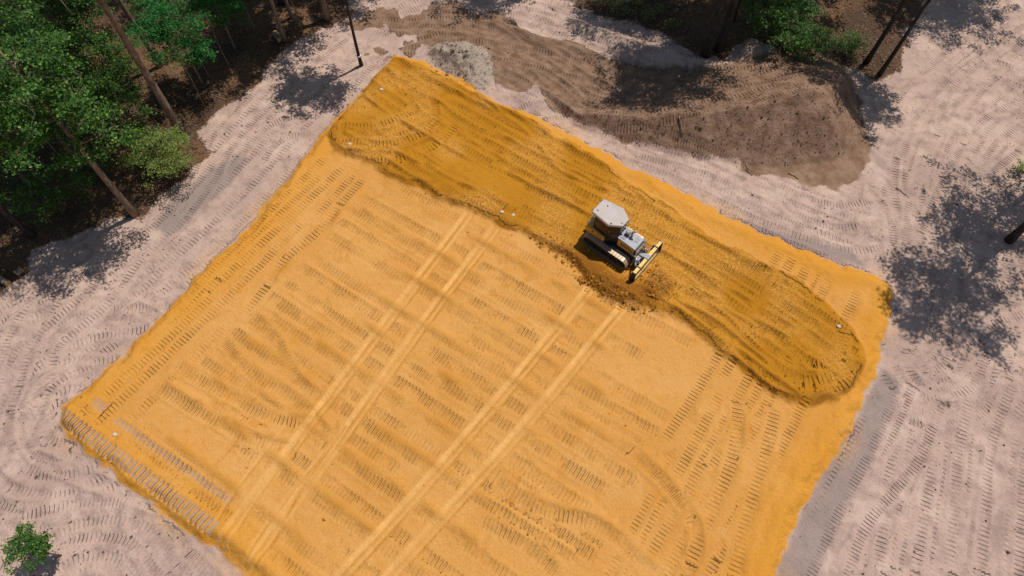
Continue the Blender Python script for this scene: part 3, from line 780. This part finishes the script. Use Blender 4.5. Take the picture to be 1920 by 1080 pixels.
make_tree('leafy_shrub', 'dark green shrub right of the small grey sand pile', G(1510, 110), 2.2, 0.04, (0.5, 1.1), 136, leaves=4080, limbs=14, group=WR, size=0.122, cat='shrub')
make_tree('leafy_shrub', 'dark green shrub at the top edge above the sand pile', G(1425, 45), 4.0, 0.05, (1.0, 1.7), 137, leaves=7140, limbs=18, group=WR, size=0.136, cat='shrub')
make_tree('leafy_shrub', 'low dark shrub near the foot of the slanting trunk', G(1578, 105), 1.6, 0.03, (0.4, 1.0), 138, leaves=2720, limbs=12, group=WR, size=0.109, cat='shrub')
src = make_tree('tall_tree', 'tree above the top edge shading the dirt ramp', (0.47*H, 1.33*H), 17, 0.26, (8.5, 3.1), 139, bark='bark_dark', leaves=11900, limbs=18, group=WR, size=0.190)
for i, (X, Y, sc, lb) in enumerate([(0.56, 1.27, 0.92, 'tree behind the shrubs of the upper right woods'), (0.36, 1.36, 1.0, 'tree above the top edge left of the two big trunks'),
                                (0.05, 1.43, 0.95, 'tree above the top edge shading the brown road'),
                                (1.07, 1.335, 0.9, 'tree beyond the upper right corner shading the sand'), (0.98, 1.38, 1.0, 'tree above the top edge near the right corner'),
                                (0.70, 1.36, 1.05, 'tree above the top edge behind the lit litter'), (0.47, 1.22, 0.86, 'tree just behind the two big dark trunks')]):
    copy_tree(src, (X*H, Y*H), i*1.3, sc, lb)
for i, (X, Y, sc, lb) in enumerate([(-0.30, 1.40, 0.95, 'added shade tree above the top edge near the slim trunks'), (-0.43, 1.42, 1.0, 'added shade tree above the top edge over the dark litter'),  # extra trees along the top left edge, added to deepen shade on the litter
                                (-0.56, 1.40, 0.95, 'added shade tree above the top edge behind the emerald young trees'), (-0.70, 1.45, 1.05, 'added shade tree above the top edge left of the forked trunk'),
                                (-0.88, 1.38, 1.0, 'added shade tree beyond the upper left corner'), (-0.50, 1.27, 0.8, 'added shade tree rising behind the slim trunks of the upper left woods')]):
    copy_tree(src, (X*H, Y*H), i*1.9, sc, lb, WL)
# --- right edge
make_tree('tall_tree', 'dark trunk leaning out at the right edge above its shadow', G(1895, 450), 20, 0.24, (12.5, 3.0), 141, bark='bark_dark', leaves=11050, limbs=18, size=0.190)
copy_tree(src, (0.965*H, 0.785*H), 0.7, 0.92, 'tree beyond the right edge shading the sand', 'trees beyond the right edge')
make_tree('leafy_shrub', 'small leafy bush on the sand at the lower left edge', (-0.622*H, 0.142*H), 3.2, 0.04, (1.9, 0.75), 151, leaf='leaf', leaves=2550, limbs=10, size=0.116, cat='bush')
make_tree('weed', 'small green weed on the sand at the right edge', G(1906, 322), 0.7, 0.012, (0.15, 0.4), 152, leaf='leaf_yellow', leaves=272, limbs=8, size=0.109, cat='weed')
wd = make_tree('weed', 'yellow-green weed left of the forked dead branch above the sand berm', G(1150, 20), 0.8, 0.012, (0.1, 0.55), 153, leaf='leaf_yellow', leaves=510, limbs=8, size=0.102, cat='weed', group='weeds by the berm')
for i, (u, v) in enumerate([(1120, 8), (1172, 28), (1195, 12), (1215, 34), (1235, 20), (1260, 52)]): copy_tree(wd, G(u, v), i*1.1, 0.6+0.1*(i % 4), 'yellow-green weed '+['farthest left in the clearing', 'beside the forked dead branch', 'at the top edge of the clearing', 'at the rim of the sand berm', 'in the right half of the clearing', 'nearest the two big dark trunks'][i])

# ------------------------------------------------------------------ loose bits on the ground
def scatter(name, label, mat, n, region, size, seed, flat=0.7):
    r = np.random.default_rng(seed); m = MB()
    base = [(1, 0, 0), (-1, 0, 0), (0, 1, 0), (0, -1, 0), (0, 0, 1), (0, 0, -1)]
    fc_ = [(0, 2, 4), (2, 1, 4), (1, 3, 4), (3, 0, 4), (2, 0, 5), (1, 2, 5), (3, 1, 5), (0, 3, 5)]
    k_ = 0
    while k_ < n:
        x, y = region(r)
        if x is None: continue
        s_ = size*float(np.exp(r.normal(0, 0.45))); z = zat(x, y)
        rot = Matrix.Rotation(r.uniform(0, 6.3), 3, 'Z') @ Matrix.Rotation(r.uniform(-.5, .5), 3, 'X')
        vs = [rot @ Vector((b[0]*s_*r.uniform(.6, 1.2), b[1]*s_*r.uniform(.6, 1.2), b[2]*s_*flat*r.uniform(.6, 1.1)))+Vector((x, y, z+s_*0.2)) for b in base]
        m.add(vs, fc_); k_ += 1
    o = m.build(name, mat); tag(o, label, 'clods' if 'clod' in name else 'stones', kind='stuff'); return o
def near_poly(poly, lo, hi):
    mn, mx = poly.min(0)-1, poly.max(0)+1
    def f(r):
        x, y = r.uniform(mn[0], mx[0]), r.uniform(mn[1], mx[1])
        i = min(NX-1, int(np.searchsorted(XS, x))); j = min(NY-1, int(np.searchsorted(YS, y)))
        v = near_poly.field[id(poly)][j, i]
        return (x, y) if lo < v < hi else (None, None)
    return f
near_poly.field = {id(LOOSE): d_loose, id(DAMP): d_damp, id(RUBBLE): d_rubble, id(BROWN): np.where(mh > 0.15, d_brown, -9), id(PAD): np.where(d_damp < 0, d_pad, -9)}
scatter('dirt_clods', 'dark damp clods beside the bulldozer blade', M['clod_orange'], 500, near_poly(LOOSE, -0.4, 9), 0.06, 1)
scatter('sand_clods', 'orange clods scattered over the damp strip', M['clod_orange'], 500, near_poly(DAMP, -0.1, 9), 0.035, 2)
scatter('rubble_clods', 'grey clods covering the lumpy spoil pile', M['clod_grey'], 260, near_poly(RUBBLE, -0.5, 9), 0.06, 3)
scatter('mound_clods', 'brown clods and roots over the dirt mound', M['clod_dark'], 1500, near_poly(BROWN, -0.7, 9), 0.04, 4)
scatter('pad_clods', 'small clods on the dry orange pad', M['clod_orange'], 250, near_poly(PAD, 0, 30), 0.03, 5)
def anywhere(r):
    x, y = r.uniform(-40, 42), r.uniform(4, 48)
    i = min(NX-1, int(np.searchsorted(XS, x))); j = min(NY-1, int(np.searchsorted(YS, y)))
    return (x, y) if d_pad[j, i] < -0.3 and d_forest[j, i] < 0.3 else (None, None)
scatter('soil_clods', 'dark clods dotted over the pale sand', M['clod_dark'], 1500, anywhere, 0.036, 6)
for i, (u, v, lb) in enumerate([(656, 270, 'pale stone on the damp sand near its left tip'), (715, 168, 'pale stone on the damp sand below the top corner'),
                            (941, 398, 'left one of two pale stones on the damp strip above the lanes'), (962, 404, 'right one of two pale stones on the damp strip above the lanes'),
                            (1572, 612, 'pale stone at the right end of the damp strip'), (1240, 455, 'pale stone just right of the bulldozer'), (216, 815, 'pale stone on the lower left corner of the pad')]):
    m = bmesh.new(); bmesh.ops.create_icosphere(m, subdivisions=2, radius=0.11); rr = np.random.default_rng(60+i)
    for vv in m.verts: vv.co = Vector((vv.co.x*1.3, vv.co.y, vv.co.z*0.7))*rr.uniform(0.8, 1.15)
    me = bpy.data.meshes.new('stone'); m.to_mesh(me); m.free()
    o = link('stone', me, M['stone']); x, y, z = G(u, v); o.location = (x, y, z+0.03); tag(o, lb, 'stone', 'pale stones')
def leaf_litter():
    r = np.random.default_rng(9); pts = []
    while len(pts) < 16000:
        x, y = r.uniform(-44, 42), r.uniform(14, 50)
        i = min(NX-1, int(np.searchsorted(XS, x))); j = min(NY-1, int(np.searchsorted(YS, y)))
        if d_forest[j, i]+r.normal(0, 0.25) > 0.1 and d_pad[j, i] < 0: pts.append((x, y, Z[j, i]+0.03))
    me = leaf_mesh('leaf_litter', np.array(pts), 0.3, 0.17, M['litter'], r, np.array([.05, .05, .01]))
    tag(link('leaf_litter', me), 'dry fallen leaves covering the forest floor', 'leaves', kind='stuff')
leaf_litter()
def stick(a, b, r0, label, name='fallen_branch', mat='wood', seed=0, zoff=0.03, cat='branch', group=None):
    r = np.random.default_rng(seed); A, B = Vector(G(*a)), Vector(G(*b)); n = 7
    pts = []
    for i in range(n):
        p = A.lerp(B, i/(n-1)); q = Vector((p.x+r.normal(0, 0.03)*(B-A).length, p.y+r.normal(0, 0.03)*(B-A).length, 0)); q.z = zat(q.x, q.y)+r0*0.7+zoff*r.uniform(0, 1); pts.append(q)
    m = MB(); m.tube([p-A for p in pts], [r0*(1-0.6*i/n) for i in range(n)], 6)
    for s_ in (2, 4):
        d_ = Vector((r.normal(0, .3), r.normal(0, .3), 0.12))*(B-A).length*0.5
        m.tube([pts[s_]-A, pts[s_]-A+d_*0.5, pts[s_]-A+d_], [r0*.5, r0*.35, r0*.15], 5)
    o = m.build(name, M[mat], sm=True); o.location = A; tag(o, label, cat, group)
stick((1272, 224), (1284, 240), 0.05, 'pale stick lying at the crest of the mound', seed=1)
stick((1400, 305), (1403, 320), 0.04, 'upright stick near the lower toe of the mound', seed=2)
stick((1475, 298), (1472, 312), 0.035, 'short stick on the lower face of the mound', seed=3)
stick((1398, 318), (1410, 330), 0.04, 'dark stick at the toe of the mound', seed=4, mat='clod')
stick((1478, 325), (1498, 336), 0.05, 'stick at the sand edge below the mound', seed=5)
stick((1446, 235), (1443, 245), 0.035, 'short stick midway down the mound face', seed=6)
stick((330, 165), (432, 186), 0.035, 'long pale branch across the litter right of the forked tree', seed=7)
stick((100, 350), (170, 395), 0.03, 'branch on the dark litter at left', seed=8)
stick((250, 400), (268, 418), 0.05, 'pale broken branch at the foot of the leafy tree', seed=9)
stick((1680, 352), (1705, 372), 0.03, 'twig on the sand right of the mound', seed=10)
stick((1890, 352), (1915, 340), 0.03, 'twig on the sand by the right edge weed', seed=11, mat='clod')
stick((1170, 30), (1183, 18), 0.03, 'forked dead branch among the weeds above the berm', seed=12)
def log(a, b, r0, label, seed):
    A, B = Vector(G(*a)), Vector(G(*b)); A.z = zat(A.x, A.y)+r0*.8; B.z = zat(B.x, B.y)+r0*.8
    root = empty('log', A); tag(root, label, 'log')
    m = MB(); m.tube([(B-A)*t_ for t_ in (0, .33, .66, 1)], [r0, r0*.97, r0*.95, r0*.9], 14, False); m.build('bark', M['bark'], root, sm=True)
    for p, q in ((Vector(), A-B), (B-A, B-A)):
        m = MB(); q = q.normalized(); m.tube([p-q*0.03, p+q*0.012], [r0*0.97]*2, 14); m.build('cut_end', M['cut'], root)
log((527, 78), (516, 66), 0.27, 'short sawn log with orange cut face in the upper left woods', 1)
log((44, 508), (34, 516), 0.22, 'short log with pale cut end at the left edge', 2)
log((18, 534), (-20, 512), 0.2, 'long log lying on the litter at the left edge', 3)

# ------------------------------------------------------------------ bulldozer
DUST = (0.42, 0.25, 0.10)
D = dict(yellow=mat_plain('dozer_yellow', (0.62, 0.34, 0.045), 0.5, 0.12, 4, 0.4, dirt=DUST, dirt_amt=0.55),
         pale=mat_plain('worn_yellow', (0.72, 0.47, 0.12), 0.5, 0.15, 5, 0.4, dirt=(0.5, 0.33, 0.15), dirt_amt=0.4),
         black=mat_plain('black_paint', (0.018, 0.018, 0.02), 0.45, 0.2, 5, 0.4, dirt=(0.09, 0.06, 0.04), dirt_amt=0.45),
         grey=mat_plain('grey_cover', (0.24, 0.25, 0.28), 0.45, 0.12, 4, 0.4, dirt=(0.34, 0.28, 0.22), dirt_amt=0.3),
         roof=mat_plain('dusty_roof', (0.45, 0.40, 0.375), 0.65, 0.10, 2.5, 0.3, dirt=(0.43, 0.35, 0.29), dirt_amt=0.5),
         steel=mat_plain('worn_steel', (0.40, 0.33, 0.26), 0.5, 0.3, 6, 0.5, 0.4, dirt=DUST, dirt_amt=0.7),
         chrome=mat_plain('cylinder_rod', (0.6, 0.6, 0.6), 0.2, 0.05, 4, 0.5, 1.0),
         glass=mat_plain('dark_glass', (0.012, 0.014, 0.016), 0.08, 0.1, 2, 0.6),
         lamp=mat_plain('lamp_lens', (0.7, 0.7, 0.68), 0.2, 0.05, 4, 0.5),
         seat=mat_plain('seat_fabric', (0.03, 0.03, 0.03), 0.8, 0.2, 6))
def bulldozer():
    hd = Vector((0.771, -0.636)); c = Vector((6.45, 23.72)); 
    sx = math.atan2(hd.y, hd.x); zb = max(zat(c.x+a*hd.x-b*hd.y, c.y+a*hd.y+b*hd.x) for a in (-1, 0, 1) for b in (-0.9, 0.9))
    root = empty('bulldozer', (c.x, c.y, zb-0.03), sx)
    tag(root, 'small yellow crawler bulldozer with grey cab roof working on the damp sand', 'bulldozer')
    # running gear
    RA, RB, XA, XB, ZA, ZB = 0.40, 0.44, 1.22, -1.24, 0.44, 0.48
    def path(n):
        """points and directions round the belt"""
        top_l = math.hypot(XA-XB, ZB-ZA); pts = []
        segs = [('l', (XA, ZA-RA), (XB, ZB-RB)), ('a', (XB, ZB), RB, -90, -270), ('l', (XB, ZB+RB), (XA, ZA+RA)), ('a', (XA, ZA), RA, 90, -90)]
        lens = [math.dist(s_[1], s_[2]) if s_[0] == 'l' else math.pi*s_[2] for s_ in segs]; tot = sum(lens)
        for i in range(n):
            d_ = (i+0.3)/n*tot
            for s_, L in zip(segs, lens):
                if d_ <= L: break
                d_ -= L
            f = d_/L
            if s_[0] == 'l':
                x, z = s_[1][0]+(s_[2][0]-s_[1][0])*f, s_[1][1]+(s_[2][1]-s_[1][1])*f
                an = math.atan2(s_[2][1]-s_[1][1], s_[2][0]-s_[1][0])
            else:
                th = math.radians(s_[3]+(s_[4]-s_[3])*f); x, z = s_[1][0]+s_[2]*math.cos(th), s_[1][1]+s_[2]*math.sin(th); an = th-math.pi/2
            pts.append((x, z, an))
        return pts
    sh = MB(); sh.box((0, 0, 0.0), (0.188, 0.54, 0.03)); sh.box((0.07, 0, 0.035), (0.028, 0.53, 0.05)); shoe_me = sh.mesh('track_shoe'); shoe_me.materials.append(D['steel'])
    rl = MB(); rl.cyl((0, -0.17, 0), (0, 0.17, 0), 0.11, 14); roll_me = rl.mesh('roller'); roll_me.materials.append(D['black'])
    for sd in (-1, 1):
        y = sd*0.89
        m = MB(); m.yprism([(-0.95, 0.30), (0.9, 0.30), (1.1, 0.42), (0.9, 0.62), (-0.8, 0.64), (-1.0, 0.5)], y-0.15, y+0.15)
        tr = m.build('track', D['black'], root, 0.02)
        m = MB(); m.cyl((XB, y-0.13, ZB), (XB, y+0.13, ZB), RB-0.06, 20); m.cyl((XB, y-0.2, ZB), (XB, y+0.2, ZB), 0.18, 16); m.build('sprocket', D['black'], tr)
        m = MB(); m.cyl((XA, y-0.13, ZA), (XA, y+0.13, ZA), RA-0.04, 20); m.cyl((XA, y-0.18, ZA), (XA, y+0.18, ZA), 0.12, 16); m.build('idler', D['black'], tr)
        for x in (-0.8, -0.48, -0.16, 0.16, 0.48, 0.8):
            o = link('roller', roll_me, None, tr); o.location = (x, y, 0.18)
        for (x, z, an) in path(36):
            o = link('track_shoe', shoe_me, None, tr); o.location = (x, y, z); o.rotation_euler = (0, -an+math.pi, 0)
    # chassis
    m = MB(); m.box((-0.05, 0, 0.72), (2.9, 1.12, 0.62)); m.box((-1.5, 0, 0.85), (0.35, 1.0, 0.7)); m.build('chassis', D['black'], root, 0.03)
    m = MB(); m.yprism([(-1.78, 0.95), (-0.42, 0.95), (-0.34, 1.02), (-0.36, 1.42), (-1.66, 1.52), (-1.80, 1.42)], -0.80, 0.80); side = m.build('body_panel', D['yellow'], root, 0.04)
    for sd in (-1, 1):
        m = MB(); m.cyl((-1.22, sd*0.80, 1.29), (-1.22, sd*0.808, 1.29), 0.085, 6); m.build('emblem', D['black'], side)
        m = MB(); m.box((-0.86, sd*0.802, 1.22), (0.22, 0.008, 0.07)); m.box((-0.62, sd*0.802, 1.20), (0.13, 0.008, 0.07)); m.build('decal', D['black'], side)
    m = MB(); m.box((-1.82, 0, 1.2), (0.1, 1.1, 0.45)); m.build('rear_guard', D['black'], root, 0.03)
    m = MB(); m.box((-1.95, 0, 0.62), (0.3, 0.24, 0.22)); m.build('hitch', D['black'], root, 0.02)
    # hood
    for sd in (-1, 1):
        m = MB(); m.yprism([(0.42, 0.98), (1.62, 0.92), (1.62, 1.58), (0.42, 1.68)], sd*0.43, sd*0.49); p = m.build('side_panel', D['yellow'], root, 0.015)
        for i in range(6):
            m = MB(); m.box((0.72+0.13*i, sd*0.494, 1.36), (0.07, 0.012, 0.26)); m.build('louvre', D['black'], p)
    m = MB(); m.yprism([(0.40, 1.0), (1.66, 0.95), (1.66, 1.60), (1.60, 1.66), (0.40, 1.76)], -0.43, 0.43)
    core = m.build('engine_block', D['black'], root)
    m = MB(); m.yprism([(0.38, 1.70), (1.66, 1.60), (1.70, 1.63), (1.66, 1.68), (0.38, 1.80)], -0.50, 0.50); hood = m.build('hood', D['grey'], root, 0.02)
    m = MB(); m.box((0.62, -0.22, 1.79), (0.30, 0.28, 0.05)); m.box((1.38, 0.15, 1.715), (0.26, 0.34, 0.03)); m.build('hatch', D['grey'], hood, 0.01)
    m = MB(); m.yprism([(1.66, 0.90), (1.74, 0.92), (1.74, 1.52), (1.66, 1.60)], -0.47, 0.47); gr = m.build('grille', D['black'], root, 0.01)
    for i in range(7):
        m = MB(); m.box((1.748, 0, 0.97+0.085*i), (0.014, 0.84, 0.03)); m.build('grille_bar', D['steel'], gr)
    m = MB(); m.tube([(0.98, 0.12, 1.70), (0.98, 0.12, 2.10), (1.0, 0.13, 2.22), (1.08, 0.18, 2.32), (1.2, 0.25, 2.36)], [0.075, 0.075, 0.075, 0.075, 0.078], 14); m.build('exhaust_stack', D['steel'], root, sm=True)
    m = MB(); m.tube([(0.72, 0.1, 1.74), (0.72, 0.1, 1.96), (0.72, 0.1, 1.97), (0.72, 0.1, 2.10), (0.72, 0.1, 2.15)], [0.09, 0.09, 0.17, 0.17, 0.10], 18); m.build('air_cleaner', D['grey'], root)
    # cab
    lo = [(-1.30, -0.60), (-0.30, -0.74), (0.36, -0.34), (0.36, 0.34), (-0.30, 0.74), (-1.30, 0.60)]
    hi = [(-1.26, -0.56), (-0.30, -0.68), (0.30, -0.30), (0.30, 0.30), (-0.30, 0.68), (-1.26, 0.56)]
    m = MB(); m.prism(lo, 1.0, 1.52); cab = m.build('cab', D['black'], root, 0.02)
    for (a, b) in zip(lo, hi):
        m = MB(); m.tube([(a[0], a[1], 1.45), (b[0], b[1], 2.72)], [0.055, 0.055], 8); m.build('post', D['black'], cab)
    for i in range(6):
        a0, a1, b0, b1 = lo[i], lo[(i+1) % 6], hi[i], hi[(i+1) % 6]
        L = lambda p, q, f: (p[0]+(q[0]-p[0])*f, p[1]+(q[1]-p[1])*f)
        q0, q1, r0_, r1_ = L(a0, a1, .05), L(a0, a1, .95), L(b0, b1, .05), L(b0, b1, .95)
        m = MB(); n_ = Vector((a1[1]-a0[1], -(a1[0]-a0[0]), 0)).normalized()*0.012
        vs = [Vector((*q0, 1.50)), Vector((*q1, 1.50)), Vector((*r1_, 2.70)), Vector((*r0_, 2.70))]
        m.add([v-n_ for v in vs]+[v+n_ for v in vs], [(3, 2, 1, 0), (4, 5, 6, 7), (0, 1, 5, 4), (1, 2, 6, 5), (2, 3, 7, 6), (3, 0, 4, 7)])
        w = m.build('window', D['glass'], cab)
        if i in (0, 1, 3, 4):
            mid0, mid1 = L(a0, a1, .5), L(b0, b1, .5)
            m = MB(); e = Vector((a1[0]-a0[0], a1[1]-a0[1], 0)).normalized()
            m.box(((a0[0]+a1[0])/2+n_.x*2.2, (a0[1]+a1[1])/2+n_.y*2.2, 1.62), (0.02, 0.02, 0.02))
            m.tube([Vector((*L(a0, a1, .15), 2.0))+n_*2.6, Vector((*L(a0, a1, .15), 2.25))+n_*2.6], [0.015]*2, 6); m.build('door_handle', D['steel'], w)
    m = MB(); m.box((-0.75, 0, 1.68), (0.55, 0.55, 0.3)); m.box((-1.0, 0, 2.05), (0.16, 0.5, 0.7)); m.build('seat', D['seat'], cab, 0.05)
    ro = [(-1.62, -0.62), (-1.30, -0.66), (-0.26, -0.80), (0.46, -0.33), (0.46, 0.33), (-0.26, 0.80), (-1.30, 0.66), (-1.62, 0.62)]
    ins = [(x*0.975-0.01, y*0.95) for x, y in ro]
    m = MB(); m.prism(ro, 2.72, 2.84, None); m.prism(ro, 2.8401, 2.885, ins); roof = m.build('roof', D['roof'], root, 0.0)
    m = MB(); m.box((-1.38, -0.34, 2.895), (0.12, 0.05, 0.025)); m.cyl((-1.1, 0.3, 2.885), (-1.1, 0.3, 2.91), 0.05, 10); m.cyl((-0.2, -0.62, 2.885), (-0.2, -0.62, 2.905), 0.06, 12); m.cyl((0.3, -0.2, 2.885), (0.3, -0.2, 2.905), 0.04, 12); m.build('roof_fitting', D['black'], roof)
    for sd in (-1, 1):
        m = MB(); m.box((0.50, sd*0.22, 2.76), (0.08, 0.14, 0.1)); lm = m.build('work_light', D['black'], roof, 0.01)
        m = MB(); m.box((0.545, sd*0.22, 2.76), (0.012, 0.11, 0.075)); m.build('lens', D['lamp'], lm)
        m = MB(); m.box((-1.65, sd*0.45, 2.76), (0.08, 0.14, 0.1)); m.build('work_light', D['black'], roof, 0.01)
        # rails, steps
        m = MB(); m.tube([(-0.1, sd*0.82, 1.05), (-0.1, sd*0.86, 1.6), (0.25, sd*0.62, 1.75), (0.42, sd*0.56, 1.70)], [0.018]*4, 6); m.build('grab_rail', D['black'], root)
        m = MB(); m.box((0.1, sd*0.66, 0.99), (0.85, 0.32, 0.04)); m.build('step_plate', D['black'], root, 0.008)
        # blade linkage
        m = MB(); m.tube([(0.35, sd*0.55, 0.42), (1.6, sd*0.56, 0.42), (2.1, sd*0.48, 0.45)], [0.09, 0.09, 0.085], 8); m.build('push_arm', D['black'], root)
        m = MB(); m.cyl((1.45, sd*0.52, 1.28), (1.85, sd*0.5, 0.92), 0.06, 12); lc = m.build('lift_cylinder', D['grey'], root, sm=True)
        m = MB(); m.cyl((1.85, sd*0.5, 0.92), (2.12, sd*0.48, 0.68), 0.032, 10); m.build('rod', D['chrome'], lc, sm=True)
        m = MB(); m.cyl((1.75, sd*0.25, 0.62), (2.2, sd*0.95, 0.66), 0.05, 12); ac = m.build('angle_cylinder', D['grey'], root, sm=True)
        m = MB(); m.tube([(1.62, sd*0.3, 1.1), (1.85, sd*0.32, 1.22), (2.05, sd*0.2, 1.0), (2.12, sd*0.12, 0.8)], [0.022]*4, 6); m.build('hose', D['black'], root, sm=True)
    m = MB(); m.box((1.95, 0, 0.46), (0.42, 0.9, 0.2)); m.box((2.13, 0, 0.72), (0.14, 0.34, 0.55)); m.build('blade_mount', D['grey'], root, 0.03)
    # blade: curved moldboard
    prof_f = [(2.52, 0.02), (2.40, 0.15), (2.34, 0.35), (2.34, 0.58), (2.40, 0.80), (2.50, 0.98)]
    prof_b = [(2.50, 1.0), (2.30, 1.0), (2.27, 0.82), (2.22, 0.58), (2.22, 0.30), (2.32, 0.08), (2.42, 0.0)]
    m = MB(); m.yprism(prof_f+prof_b, -1.45, 1.45); bl = m.build('blade', D['pale'], root, 0.0)
    m = MB(); m.box((2.53, 0, 0.02), (0.05, 2.9, 0.16)); m.build('cutting_edge', D['black'], bl, 0.006)
    for sd in (-1, 1):
        m = MB(); m.yprism([(2.20, 0.02), (2.56, -0.02), (2.56, 0.5), (2.52, 1.02), (2.27, 1.02), (2.20, 0.6)], sd*1.451, sd*1.49); m.build('end_plate', D['black'], bl, 0.005)
        m = MB(); m.box((2.24, sd*0.95, 0.72), (0.16, 0.07, 0.62)); m.box((2.36, sd*0.95, 1.018), (0.30, 0.09, 0.03)); m.build('rib', D['black'], bl, 0.01)
    m = MB(); m.box((2.36, 0.0, 1.03), (0.34, 0.36, 0.05)); m.build('trunnion', D['grey'], bl, 0.015)
bulldozer()
